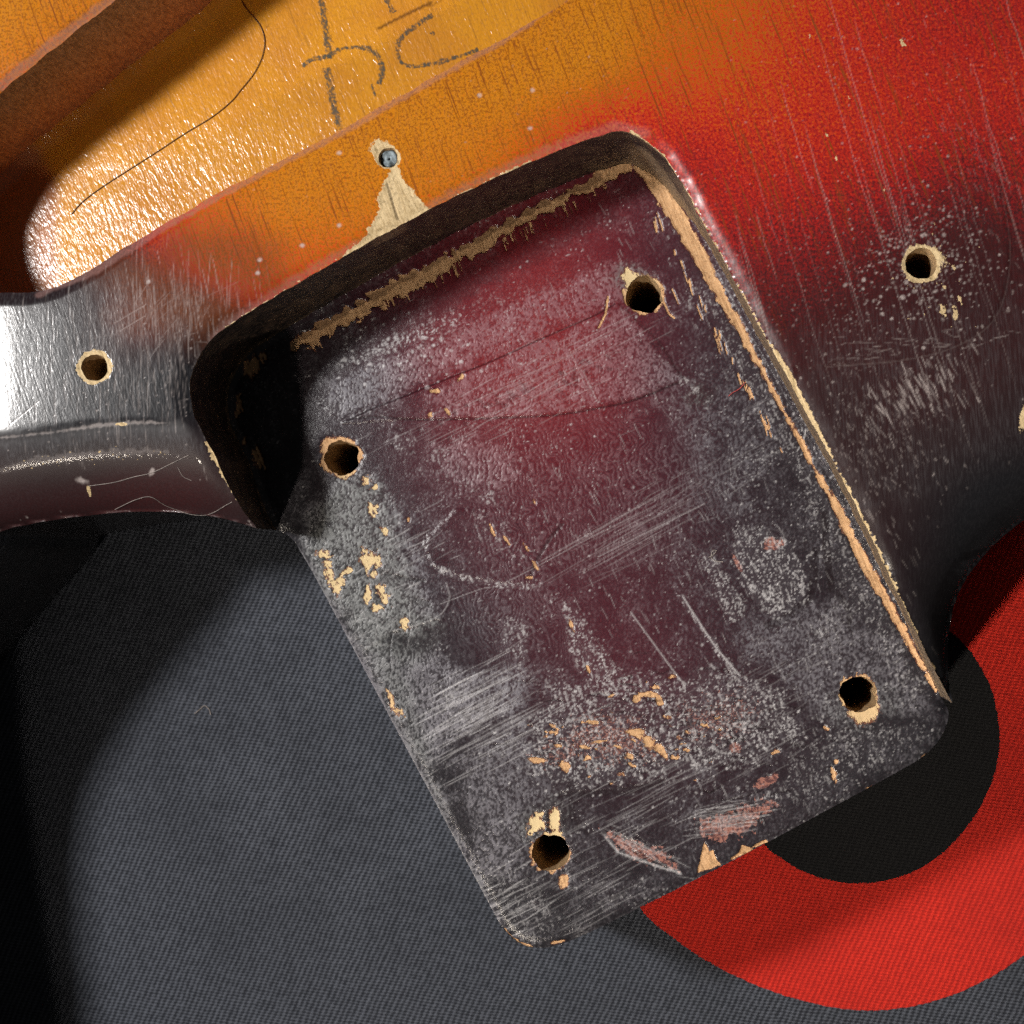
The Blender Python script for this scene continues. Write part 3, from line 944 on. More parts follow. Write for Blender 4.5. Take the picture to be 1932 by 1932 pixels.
T_dull.poly([(1480, 640), (1932, 560), (2000, 850), (1780, 950), (1650, 1000)], 30, 0.45, noise=N_L, soft=50)
T_brown.poly([(560, 545), (520, 470), (420, 430), (330, 420), (180, 500), (250, 620), (380, 640), (470, 600)], 20, 0.95, noise=N_L, soft=60)
T_step = Layer()
T_step.poly([(1888, 340), (1905, 450), (1900, 540), (1870, 610), (1800, 655), (1700, 680), (1500, 692), (1500, 760), (1600, 1100), (2050, 1000), (2050, 300)], 5, 1.0, soft=7, noise=N_M)
T_step.poly([(-150, 834), (0, 824), (100, 813), (180, 801), (260, 796), (345, 797), (420, 900), (420, 1100), (-150, 1100)], 4, 0.6, soft=12, noise=N_M)
T_burst = rbf([(20, 60, .97), (100, 20, .95), (1250, 60, .86), (1150, 150, .88), (1000, 200, .93), (850, 250, .97), (700, 320, .98), (600, 370, .95), (500, 430, .86), (450, 480, .80), (400, 520, .66),
               (480, 540, .70), (560, 500, .78), (650, 440, .86), (420, 575, .36), (330, 550, .32), (300, 510, .42), (350, 450, .74), (250, 520, .28), (200, 560, .18), (150, 600, .08), (50, 640, .0), (178, 693, .03),
               (330, 640, .13), (280, 700, .03), (300, 600, .24), (100, 800, .0), (0, 900, .14), (200, 920, .20), (350, 900, .18), (440, 960, .15), (900, 330, .88), (1000, 280, .80), (1100, 220, .74), (1180, 200, .70), (1250, 240, .61),
               (1300, 300, .54), (1350, 100, .77), (1400, 40, .77), (1450, 150, .67), (1550, 60, .63), (1650, 60, .59), (1750, 60, .56), (1900, 30, .54), (1500, 250, .61), (1600, 200, .60), (1750, 200, .57), (1900, 150, .57),
               (1350, 360, .53), (1400, 430, .48), (1500, 380, .51), (1600, 350, .51), (1700, 300, .53), (1850, 280, .48), (1920, 350, .42), (1450, 520, .37), (1550, 470, .40), (1650, 430, .39), (1750, 400, .36), (1850, 400, .32),
               (1738, 497, .26), (1500, 600, .29), (1600, 580, .27), (1700, 620, .21), (1850, 600, .19), (1550, 750, .17), (1700, 800, .16), (1850, 780, .14), (1650, 1000, .12), (1800, 930, .03), (1900, 880, .02), (1740, 1150, .03),
               (1950, -80, .6), (600, -100, .97), (-100, 100, .95), (-100, 700, 0)])

# ------------------------------------------------------------------ wear and painted glints on the pocket floor
F_wear, F_haze, F_scr_glint, F_bub, F_dark, F_pink, F_yel = [Layer() for _ in range(7)]
F_wear.band([(1210, 316), (1245, 355), (1290, 430), (1340, 520), (1390, 610), (1440, 700), (1500, 815), (1535, 880), (1580, 960), (1625, 1050), (1670, 1130), (1715, 1210), (1765, 1303)],
            [11, 15, 15, 11, 8, 5, 4, 3, 7, 9, 8, 6, 3], 10, noise=0.5 * N_M + 0.3 * N_G + 0.2 * N_X, soft=6)
for i in range(34):
    t = rng.uniform(0, 1); c = np.array([1245, 390]) * (1 - t) + np.array([1480, 830]) * t + rng.normal(0, 4, 2) - UD * 16
    F_wear.line([c, c + GR * rng.uniform(14, 40) - UD * rng.uniform(0, 6)], rng.uniform(1.5, 3.5), 0.9, True)
F_wear.band([(556, 652), (640, 606), (760, 540), (880, 474), (1000, 408), (1090, 358), (1170, 318)], [9, 14, 16, 14, 10, 11, 15], 16, noise=N_M, soft=5)
for i in range(60):
    t = rng.uniform(0, 1); c = np.array([560, 652]) * (1 - t) + np.array([1130, 350]) * t
    F_wear.line([c, c + GR * rng.uniform(10, 34)], rng.uniform(1.5, 4.5), rng.uniform(0.4, 0.75), True)
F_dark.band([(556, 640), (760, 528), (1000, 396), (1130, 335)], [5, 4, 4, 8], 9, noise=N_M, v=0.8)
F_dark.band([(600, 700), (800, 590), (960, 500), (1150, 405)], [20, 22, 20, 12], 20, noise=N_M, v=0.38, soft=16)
for x, y, a, b, g in ((478, 690, 12, 24, 0.7), (450, 765, 6, 20, 0.1), (484, 862, 9, 20, -0.4), (462, 830, 4, 12, 0.3)):
    F_wear.blob(x, y, a, b, g, 1.1, noise=N_G)
for (x, y), rr in zip(bolts_px, (36, 38, 37, 38)):
    F_wear.blob(x, y, rr, rr, 0, 0.26, noise=N_M, soft=0.12); F_wear.blob(x, y, rr - 1, rr - 1, 0, 0.22, noise=N_M, soft=0.3)
F_wear.blob(1192, 525, 24, 15, 0.2, 0.5); F_yel.blob(1192, 525, 40, 26, 0.2, 0.4)
F_wear.blob(1630, 1340, 30, 26, 0, 0.25); F_yel.blob(1630, 1335, 60, 50, 0, 0.3, 0.5)
F_wear.blob(1046, 1545, 11, 26, 0, 0.5); F_yel.blob(1046, 1545, 30, 40, 0, 0.3)
F_wear.blob(1012, 1556, 18, 20, 0, 0.8, 0.75); F_yel.blob(1012, 1556, 30, 30, 0, 0.3)
F_wear.blob(1062, 1662, 10, 14, 0, 0.4); F_wear.blob(625, 842, 16, 20, 0, 0.4)
F_wear.line([(1250, 565), (1262, 592), (1272, 600)], 4, 0.9); F_wear.line([(1176, 548), (1184, 572)], 6, 0.9)
F_wear.line([(1147, 560), (1143, 592), (1130, 618)], 4.5, 0.8); F_wear.line([(1268, 545), (1280, 573)], 3, 0.8)
for x, y, a, b, g in ((694, 1056, 13, 17, 0.2), (712, 1062, 9, 20, -0.1), (704, 1085, 6, 7, 0), (614, 1048, 13, 9, 0.4), (618, 1068, 8, 22, -0.25), (655, 1078, 13, 5, -0.5), (640, 1100, 8, 14, 0.2), (694, 1126, 6, 17, 0.05),
                      (718, 1112, 10, 8, 0.4), (726, 1130, 8, 10, -0.7), (714, 1146, 9, 6, 0), (764, 1178, 7, 11, -0.4), (727, 1002, 6, 9, -0.6), (704, 960, 8, 12, 0.2), (690, 905, 7, 7, 0), (738, 1322, 5, 16, -0.3), (752, 1345, 9, 5, 0.7),
                      (706, 920, 5, 6, 0)):
    F_wear.blob(x, y, a * 1.15, b * 1.15, g, 1.1, 0.66)
    F_yel.blob(x, y, a * 2.6, b * 2.6, g, 0.3, 0.35)
F_yel.poly([(560, 1030), (640, 900), (720, 900), (790, 1150), (860, 1180), (760, 1260), (690, 1230)], 15, 0.75, soft=25)
F_yel.poly([(690, 1220), (760, 1260), (860, 1600), (920, 1700), (880, 1640)], 15, 0.6, soft=25)
for x, y, a, b, g in ((870, 712, 7, 4, -0.6), (820, 738, 10, 4, -0.2), (811, 783, 4, 7, 0), (844, 776, 3.5, 9, -0.5), (928, 1000, 3.5, 12, -0.4), (993, 1034, 4, 9, -0.45), (1010, 1067, 3.5, 8, -0.6), (998, 1090, 6, 3, 0), (1078, 1178, 3.5, 14, -0.4),
                      (1008, 946, 3, 6, -0.5), (955, 1018, 2.4, 12, -0.6), (1014, 1434, 16, 5, 0.1), (1066, 1446, 11, 9, 0.6), (1108, 1430, 8, 5, 0), (1190, 1428, 9, 6, 0.6), (1201, 1384, 17, 8, 0.15), (1224, 1400, 10, 14, -0.6),
                      (1243, 1414, 8, 16, -0.8), (1256, 1428, 5, 8, -0.7), (1573, 1462, 5, 13, -0.3), (1118, 1363, 16, 4, 0.1), (1132, 1399, 22, 3, -0.1), (1110, 1264, 3, 8, -0.4), (770, 980, 3, 5, 0)):
    F_wear.blob(x, y, a, b, g, 0.7)
F_wear.band([(1198, 1322), (1205, 1312), (1222, 1309), (1240, 1312), (1246, 1326)], [5, 5, 4, 5, 5], 5, noise=N_F)
F_wear.poly([(1315, 1648), (1322, 1622), (1329, 1585), (1337, 1612), (1344, 1606), (1352, 1622), (1362, 1634)], 4, soft=1.5)
F_wear.poly([(1378, 1625), (1394, 1608), (1400, 1594), (1412, 1600), (1424, 1606)], 5, soft=1.5)
F_wear.poly([(1420, 1600), (1428, 1592), (1446, 1584), (1450, 1590)], 4, soft=1.5)
F_wear.band([(948, 1756), (975, 1780), (1000, 1788)], [3, 4, 3], 4, noise=N_F); F_wear.blob(1052, 1778, 16, 3, -0.2, 0.5)
F_wear.blob(1640, 1490, 8, 4, -0.5, 0.4); F_wear.blob(1748, 1428, 9, 5, -0.5, 0.4); F_wear.blob(1578, 1437, 5, 5, 0, 0.4)
F_pink.poly([(1316, 1552), (1352, 1535), (1400, 1524), (1440, 1508), (1468, 1520), (1440, 1540), (1420, 1565), (1360, 1592), (1322, 1570)], 22, 0.75, soft=8, noise=N_F)
F_pink.poly([(1132, 1566), (1150, 1568), (1180, 1581), (1215, 1592), (1250, 1602), (1270, 1625), (1285, 1645), (1240, 1632), (1205, 1626), (1168, 1608)], 16, 0.70, soft=6, noise=N_F)
F_scr_glint.band([(1132, 1566), (1166, 1608), (1215, 1626), (1284, 1648)], [1, 2.5, 2, 2], 3, v=0.75, noise=N_F)
F_pink.blob(1388, 1411, 12, 10, 0, 0.4); F_dark.band([(1372, 1404), (1384, 1394), (1404, 1396)], [2, 3, 2], 2, v=0.9)  # pink blotch, its shadowed border painted as a dark line
F_pink.blob(1458, 1024, 18, 14, 0, 0.7, 0.8); F_pink.blob(1390, 1060, 5, 22, -0.5, 0.5); F_pink.blob(1445, 1476, 22, 10, -0.5, 0.6)
F_pink.poly([(1090, 1350), (1160, 1340), (1220, 1370), (1260, 1430), (1200, 1440), (1060, 1440), (1010, 1425)], 60, 0.50, soft=22, noise=N_F)
F_pink.poly([(1270, 1330), (1400, 1300), (1440, 1340), (1400, 1400), (1300, 1400)], 60, 0.46, soft=22, noise=N_F)
# blistered lacquer
F_bub.poly([(1386, 1000), (1440, 990), (1490, 1020), (1530, 1100), (1525, 1140), (1460, 1165), (1420, 1140), (1385, 1060)], 14, 1.0, soft=5)
F_bub.poly([(1322, 1040), (1345, 1045), (1400, 1120), (1410, 1165), (1380, 1175), (1340, 1110)], 12, 0.9, soft=5)
F_bub.poly([(1060, 1128), (1085, 1140), (1130, 1210), (1190, 1280), (1180, 1310), (1120, 1300), (1080, 1240)], 12, 0.9, soft=5)
F_bub.poly([(1040, 1290), (1200, 1275), (1360, 1260), (1480, 1300), (1520, 1380), (1420, 1440), (1240, 1470), (1060, 1490), (980, 1450), (1000, 1360)], 26, 0.85, soft=14)
F_bub.band([(815, 1068), (870, 1088), (940, 1103), (1000, 1107), (1030, 1098)], [4, 8, 7, 6, 3], 5, 1.0)
F_bub.band([(1285, 1130), (1310, 1165), (1345, 1215), (1385, 1270)], [2, 4, 6, 5], 4, 1.0)
F_bub.poly([(940, 1170), (985, 1160), (1000, 1210), (985, 1260), (950, 1230)], 12, 0.8, soft=5)
F_bub.poly([(890, 960), (960, 985), (985, 1060), (930, 1050), (900, 1010)], 14, 0.55, soft=8)
for x, y, a in ((830, 860, 22), (765, 838, 26), (930, 940, 20), (850, 1310, 30), (1310, 740, 14), (1335, 765, 10), (1490, 690, 30), (1470, 640, 26), (1560, 1190, 30), (1610, 1150, 26), (1450, 1500, 20), (1290, 720, 10)):
    F_bub.blob(x, y, a, a * 0.8, rng.uniform(0, 3), 0.7, 0.75)
F_bub.band([(1330, 560), (1400, 680), (1470, 810), (1560, 980), (1640, 1150), (1720, 1290)], [30, 28, 22, 22, 30, 26], 30, v=0.62, noise=N_L, soft=14)
F_bub.poly([(1500, 1400), (1740, 1340), (1770, 1380), (1640, 1470), (1480, 1540), (1440, 1500)], 26, 0.55, noise=N_L, soft=20)
F_bub.poly([(900, 1640), (1010, 1660), (1100, 1750), (1000, 1780), (950, 1750)], 26, 0.5, noise=N_L, soft=20)
F_bub.poly([(700, 640), (860, 560), (1080, 500), (1000, 600), (780, 680)], 20, 0.35, noise=N_L, soft=20)
F_bub.band([(640, 690), (740, 650), (860, 600)], [6, 10, 12], 10, v=0.85, noise=N_M)
F_yel.blob(1318, 745, 26, 20, 0, 0.3)
# haze (dry, scuffed lacquer)
F_haze.a[:] = 0.20 + 0.30 * (N_L - 0.5)
F_haze.poly([(600, 720), (760, 660), (900, 600), (1180, 480), (1260, 520), (1180, 570), (900, 690), (760, 745), (640, 800)], 14, 0.62, noise=N_L, soft=22)
F_haze.poly([(780, 745), (900, 692), (1180, 572), (1230, 650), (1290, 715), (1200, 752), (1050, 783), (860, 790)], 14, 0.55, noise=N_L, soft=10)
F_haze.poly([(560, 1020), (610, 880), (720, 880), (800, 1060), (850, 1180), (760, 1200), (700, 1240)], 18, 0.56, noise=N_L, soft=24)
F_haze.poly([(640, 1150), (760, 1210), (860, 1250), (1000, 1260), (1000, 1330), (840, 1420), (800, 1480), (740, 1400)], 20, 0.58, noise=N_L, soft=30)
F_haze.band([(570, 1060), (640, 1185), (760, 1410), (860, 1600), (930, 1730)], [22, 26, 28, 26, 20], 12, v=0.58, noise=N_L, soft=14)
F_haze.poly([(840, 1420), (1000, 1330), (1050, 1500), (980, 1680), (900, 1650)], 25, 0.48, noise=N_L, soft=30)
F_haze.poly([(1350, 1180), (1560, 1120), (1700, 1200), (1760, 1350), (1560, 1380)], 25, 0.45, noise=N_L, soft=30)
F_haze.poly([(820, 840), (900, 820), (1000, 860), (960, 930), (860, 920)], 25, 0.5, noise=N_M, soft=12)
F_haze.poly([(1200, 700), (1420, 700), (1480, 820), (1420, 980), (1300, 960)], 40, 0.34, noise=N_L, soft=30)
# scratches across the pocket (scraper marks) and along the grain
scratches(F_scr_glint, 905, 1320, UD, 60, 110, 50, 34, (0.8, 1.8), (0.25, 0.95), 0.04, 0.05)
scratches(F_scr_glint, 940, 1390, UD, 60, 110, 60, 30, (0.8, 1.6), (0.2, 0.7), 0.04)
scratches(F_scr_glint, 960, 1700, UD, 60, 70, 50, 40, (0.8, 1.8), (0.2, 0.8), 0.06)
scratches(F_scr_glint, 1120, 1680, UD, 60, 90, 90, 40, (0.8, 1.4), (0.15, 0.5), 0.05)
scratches(F_scr_glint, 1250, 1500, UD, 70, 100, 110, 40, (0.8, 1.4), (0.15, 0.5), 0.05)
scratches(F_scr_glint, 1000, 720, UD, 110, 90, 130, 30, (0.7, 1.3), (0.15, 0.55), 0.05)
scratches(F_scr_glint, 1300, 920, UD, 50, 80, 130, 55, (0.7, 1.2), (0.10, 0.35), 0.09, 0.06)
scratches(F_scr_glint, 1180, 1010, UD, 30, 220, 60, 26, (0.7, 1.2), (0.15, 0.5), 0.03)
scratches(F_scr_glint, 1450, 1330, UD, 60, 80, 120, 60, (0.7, 1.3), (0.12, 0.4), 0.06)
scratches(F_scr_glint, 760, 1040, UD, 40, 50, 40, 40, (0.8, 2.0), (0.2, 0.6), 0.06)
scratches(F_scr_glint, 700, 1190, UD, 40, 60, 50, 30, (0.7, 1.3), (0.15, 0.5), 0.4)
for cx, cy, n in ((1430, 1190, 60), (1560, 1220, 50), (1330, 1010, 50), (1200, 1120, 45), (1370, 900, 40), (1100, 980, 45), (1250, 780, 40), (1640, 1130, 40), (1500, 1420, 40), (1330, 1480, 40), (1200, 480, 40), (1330, 640, 40), (1050, 620, 40)):
    scratches(F_scr_glint, cx, cy, (0.42, 0.91), int(n * 0.55), 26, 60, 60, (0.8, 1.6), (0.12, 0.55), 0.08, 0.05)
for pts, w, v in (([(1288, 1125), (1310, 1160), (1350, 1220), (1396, 1275)], 3.0, 0.8), ([(1190, 1155), (1230, 1210), (1268, 1262), (1290, 1290)], 2.4, 0.6), ([(830, 1140), (905, 1112), (960, 1096), (1140, 1000)], 1.2, 0.5),
                  ([(740, 1190), (790, 1178), (830, 1160), (848, 1130), (842, 1100)], 2.0, 0.45), ([(1130, 1050), (1260, 985), (1330, 950)], 1.3, 0.6), ([(1100, 700), (1128, 760)], 1.4, 0.6), ([(1075, 660), (1110, 740)], 1.2, 0.5),
                  ([(1520, 810), (1516, 830), (1505, 850)], 2.4, 0.8)):
    F_scr_glint.line(catmull(pts), w, v)
dots(F_scr_glint, 1200, 950, 300, 320, 900, (0.7, 1.5), (0.25, 0.9))  # from here: small sparkles painted as pale dots among the scratches
dots(F_scr_glint, 1480, 800, 60, 160, 260, (0.8, 2.0), (0.3, 0.9))
dots(F_scr_glint, 1000, 1000, 200, 200, 300, (0.7, 1.4), (0.3, 0.9))
dots(F_scr_glint, 1250, 1400, 170, 70, 420, (0.8, 2.1), (0.3, 1.0))
dots(F_scr_glint, 1560, 1330, 100, 80, 260, (0.8, 1.8), (0.3, 0.9))
dots(F_scr_glint, 760, 660, 70, 30, 110, (1.2, 3.0), (0.4, 1.0))
# dark edges of lifted paint
for pts, w, v in (([(660, 790), (720, 787), (780, 792), (860, 791), (960, 788), (1050, 783), (1130, 770), (1200, 754), (1280, 722)], 3.0, 0.75), ([(650, 798), (700, 772), (770, 745), (850, 712), (920, 685), (1020, 640), (1120, 596), (1160, 574)], 3.0, 0.7),
                  ([(1000, 1090), (1012, 1060), (1035, 1020), (1060, 990)], 7, 0.5), ([(1450, 1180), (1490, 1160), (1530, 1120), (1540, 1040)], 16, 0.55), ([(1558, 970), (1562, 1050), (1570, 1110)], 14, 0.6), ([(1575, 1110), (1600, 1150), (1606, 1190)], 12, 0.5),
                  ([(1060, 1500), (1130, 1496), (1200, 1490), (1250, 1475)], 14, 0.5), ([(1080, 1480), (1085, 1540), (1110, 1570)], 18, 0.35), ([(720, 1080), (760, 1090), (800, 1096)], 6, 0.7), ([(784, 1132), (808, 1140)], 12, 0.6),
                  ([(560, 1040), (600, 1110), (640, 1180)], 3, 0.7), ([(740, 1195), (735, 1230), (738, 1270)], 2, 0.5), ([(1360, 1510), (1400, 1505), (1440, 1490)], 2.5, 0.8), ([(1330, 1560), (1400, 1548), (1440, 1545)], 2, 0.7)):
    F_dark.line(catmull(pts), w, v)
for i in range(150):
    x, y = rng.normal(1240, 150), rng.normal(1380, 55)
    F_dark.line([(x, y), (x + rng.uniform(10, 34), y + rng.uniform(-8, 8)), (x + rng.uniform(30, 50), y + rng.uniform(-12, 6))], rng.uniform(1.2, 3.2), rng.uniform(0.4, 0.95), True)
for i in range(60):
    x, y = rng.normal(1010, 150), rng.normal(735, 14)
    F_dark.blob(x, y - (x - 1010) * 0.40, rng.uniform(3, 9), rng.uniform(2, 5), 0.4, 0.6, 0.35)
F_step = Layer()
F_step.poly([(640, 800), (700, 772), (770, 745), (850, 712), (920, 685), (1020, 640), (1120, 596), (1165, 572), (1240, 640), (1290, 716), (1200, 752), (1130, 768), (1050, 781), (960, 786), (860, 789), (780, 790)], 3, 0.9, soft=2.0, noise=N_F)
F_step.poly([(600, 760), (700, 690), (900, 600), (1170, 480), (1260, 560), (1160, 566), (1020, 632), (850, 704), (700, 764), (640, 792)], 3, 0.45, soft=2.0, noise=N_F)
F_step.poly([(815, 1066), (870, 1085), (940, 1098), (1000, 1100), (1022, 1080), (1015, 1060), (960, 960), (860, 960), (800, 1020)], 6, 0.5, soft=3.0, noise=N_F)
F_step.poly([(560, 1040), (640, 900), (720, 930), (790, 1100), (850, 1130), (840, 1165), (790, 1180), (740, 1192), (690, 1230)], 6, 0.5, soft=3.0, noise=N_F)
F_rip = Layer()
F_rip.poly([(840, 800), (1200, 770), (1420, 860), (1380, 1000), (1200, 1060), (1060, 1100), (1100, 1250), (900, 1270), (820, 1150), (900, 1060)], 40, 1.0, noise=N_L, soft=60)
_stripe = sstep(0.15, 0.85, _st + 1.1 * (N_F - 0.5)) * F_rip.a
F_film = Layer()
_th = 1 - np.clip(F_haze.a, 0, 0.97)
F_film.a = (np.clip(F_haze.a, 0, 1) * (0.20 + 0.65 * N_RIP + 0.80 * sstep(-0.05, 0.10, N_RIP - _th)) * (0.40 + 1.2 * N_M)).astype(np.float32)
F_film.a = np.maximum(F_film.a, (0.42 * _stripe * (0.4 + N_F)).astype(np.float32))
_b = F_bub.a
F_film.a = np.maximum(F_film.a, 0.18 * _b)
for _ in range(48):                                   # torn flecks of bare wood with lifted dark edges
    _x, _y = rng.normal(1200, 120), rng.normal(1395, 42)
    _a = rng.uniform(2, 7)
    F_wear.blob(_x, _y, _a * 1.5, _a * 0.55, rng.uniform(-0.4, 0.7), 1.3, rng.uniform(0.5, 0.9))
    F_dark.line([(_x - _a * 1.6, _y - _a * 0.7), (_x, _y - _a * 1.0), (_x + _a * 1.6, _y - _a * 0.4)], rng.uniform(1.0, 2.4), 0.8, True)
scratches(F_scr_glint, 1375, 1545, (0.95, -0.15), 60, 60, 30, 16, (0.8, 1.4), (0.3, 0.8), 0.06)
scratches(F_scr_glint, 1375, 1550, (0.15, 1.0), 40, 20, 10, 36, (0.8, 1.4), (0.3, 0.7), 0.12)
scratches(F_scr_glint, 1210, 1605, (0.86, 0.5), 26, 60, 40, 10, (0.8, 1.6), (0.3, 0.8), 0.15)
scratches(F_dark, 1375, 1548, (0.97, -0.12), 16, 70, 20, 18, (1.2, 2.4), (0.5, 0.9), 0.06)
scratches(F_dark, 1210, 1605, (0.86, 0.5), 12, 60, 30, 10, (1.2, 2.4), (0.5, 0.9), 0.15)
for _p, _w in (([(560, 1040), (640, 1190), (760, 1413), (860, 1602), (925, 1725)], [6, 9, 9, 9, 7]),):
    F_edge = Layer(); F_edge.band(_p, _w, 4, v=1.0, noise=N_M, soft=4); F_film.a = np.maximum(F_film.a, F_edge.a)
F_scr_glint.a = np.maximum(F_scr_glint.a, (np.clip(_b * 1.1, 0, 1) * np.maximum(sstep(-0.03, 0.03, N_BUB - (1 - 0.09 * _b)), 0.75 * sstep(-0.04, 0.05, N_SCF - (1 - 0.17 * _b))) * (0.35 + 1.0 * N_F)).astype(np.float32))  # specular points of the blisters painted white, mixed with scuffs along the grain
F_scr_glint.a = np.maximum(F_scr_glint.a, (0.8 * sstep(0.975, 0.99, N_BUB) * sstep(0.45, 0.6, N_L)).astype(np.float32))
F_burst = rbf([(1000, 500, .42), (1150, 420, .36), (1250, 480, .27), (900, 580, .40), (800, 650, .34), (700, 720, .18), (1000, 650, .43), (1100, 700, .42), (900, 750, .40), (1200, 650, .33), (1300, 700, .21), (1400, 850, .11),
               (800, 850, .27), (900, 900, .30), (1100, 900, .32), (1250, 900, .25), (700, 1000, .10), (900, 1050, .24), (1100, 1100, .27), (1300, 1100, .20), (1500, 1100, .08), (1200, 1250, .26), (1000, 1250, .21), (800, 1200, .06),
               (1100, 1400, .16), (1300, 1450, .14), (1500, 1300, .11), (900, 1450, .05), (1000, 1700, .02), (1300, 1550, .09), (1600, 1400, .05), (640, 1100, .02), (560, 900, .02), (480, 700, .02), (1740, 1300, .03), (1200, 1650, .05)])

# ------------------------------------------------------------------ heights
WIN_T = (-64, 66, -42, 62)


def zT(x, y, worn=None):
    a = np.clip((R_EDGE - D_out(x, y)) / R_EDGE, 0, 1)
    z = ZT - R_EDGE * (1 - np.sqrt(1 - 0.93 * a * a))
    far_ = (x < BX[0] + 1) | (x > BX[1] - 1) | (y < BX[2] + 1) | (y > BX[3] - 1)
    z = np.where(far_, ZT, z)
    d = np.minimum(D_rim(x, y), 9)
    b = np.clip((2.0 - d) / 2.0, 0, 1); z = z - 0.60 * b * b
    c = np.clip((1.5 - D_cav(x, y)) / 1.5, 0, 1); z = z - np.where(far_, 0, 0.60 * c * c)
    lx = np.clip(-51 - x, 0, 12); z = z - 0.0060 * lx * lx
    qx, qy = proj(x, y, ZT); z = z - 0.16 * T_step.sample(qx, qy)
    z = z + 0.10 * (fbm(x / 14.0, y / 14.0, 90, 2) - 0.5)
    return z


def zF(x, y):
    a = np.clip((1.4 - D_ton(x, y)) / 1.4, 0, 1)
    z = -0.9 * (1 - np.sqrt(1 - 0.9 * a * a))
    b = np.clip((0.7 - D_foot(x, y)) / 0.7, 0, 1)
    z = z + 0.45 * b * b
    return z + 0.10 * (fbm(x / 12.0, y / 12.0, 95, 2) - 0.5)


# ------------------------------------------------------------------ guitar body
body = bpy.data.objects.new("guitar_body", None)
body.location = (0, 0, 0)
link(body)
body["label"] = "worn sunburst electric guitar body with its empty neck pocket bared, lying on dark cloth"
body["category"] = "guitar body"

# top
T_loop = np.vstack([outer[:-1], pin[:-1]])
cx_, cy_ = np.meshgrid(np.arange(BX[0] - 6, BX[1] + 6, 2.5), np.arange(BX[2] - 6, BX[3] + 6, 2.5))
cp = np.stack([cx_.ravel(), cy_.ravel()], 1)
cp = cp[~((cp[:, 0] > WIN_T[0] - 1) & (cp[:, 0] < WIN_T[1] + 1) & (cp[:, 1] > WIN_T[2] - 1) & (cp[:, 1] < WIN_T[3] + 1))]
loopsT = [T_loop, cavl] + screws
cp = cp[inside_evenodd(cp[:, 0], cp[:, 1], loopsT)]
v, q, t = sheet(loopsT, 0.125, WIN_T, cp)
t = orient_up(v, t)
px, py = proj(v[:, 0], v[:, 1], ZT)
aw = T_wear.sample(px, py); asc = T_scr.sample(px, py)
z = zT(v[:, 0], v[:, 1])
zz = z - 0.10 * aw * aw * sstep(0.75, 0.95, aw) - 0.02 * asc * (px > 500) - 0.25 * T_dark.sample(px, py)
bl = np.zeros(len(v), bool)
zz = np.where(np.minimum.reduce([D_rim(v[:, 0], v[:, 1]), D_out(v[:, 0], v[:, 1]), D_cav(v[:, 0], v[:, 1])]) < 0.05, z, zz)
make_mesh("body_top", np.column_stack([v, zz]), q, t, M_TOP, body,
          dict(burst=np.clip(T_burst(px, py), 0, 1), wear=aw, haze=T_haze.sample(px, py), scratch=asc, milk=T_milk.sample(px, py), dark=T_dark.sample(px, py), brown=T_brown.sample(px, py), dull=T_dull.sample(px, py)))

# pocket floor
F_loop = np.vstack([tongue[:-1], pin_f[::-1][:-1]])
lo, hi = F_loop.min(0) - 1, F_loop.max(0) + 1
v, q, t = sheet([F_loop] + bolts, 0.12, (lo[0], hi[0], lo[1], hi[1]))
t = orient_up(v, t)
px, py = proj(v[:, 0], v[:, 1], 0.0)
aw = F_wear.sample(px, py); ad = F_dark.sample(px, py); ab = F_bub.sample(px, py)
z = zF(v[:, 0], v[:, 1])
z2 = z - 0.18 * aw - 0.08 * ad + 0.16 * F_step.sample(px, py) + 0.03 * ab * fbm(v[:, 0] / 0.35, v[:, 1] / 0.35, 99, 2) + 0.05 * (fbm(v[:, 0] / 1.5, v[:, 1] / 1.5, 98, 3) - 0.5) - 0.07 * F_pink.sample(px, py)
F_rip.a = (F_rip.a * _st).astype(np.float32)
z2 = z2 + 0.012 * F_rip.sample(px, py)
z2 = np.where(np.minimum(D_foot(v[:, 0], v[:, 1]), D_ton(v[:, 0], v[:, 1])) < 0.05, z, z2)
floor_o = make_mesh("neck_pocket_floor", np.column_stack([v, z2]), q, t, M_FLOOR, body,
                    dict(burst=np.clip(F_burst(px, py), 0, 1), wear=aw, film=F_film.sample(px, py), scratch=F_scr_glint.sample(px, py), dark=ad, pink=F_pink.sample(px, py), yellow=F_yel.sample(px, py)))
floor_o["label"] = "scuffed burgundy lacquered floor of the neck pocket"

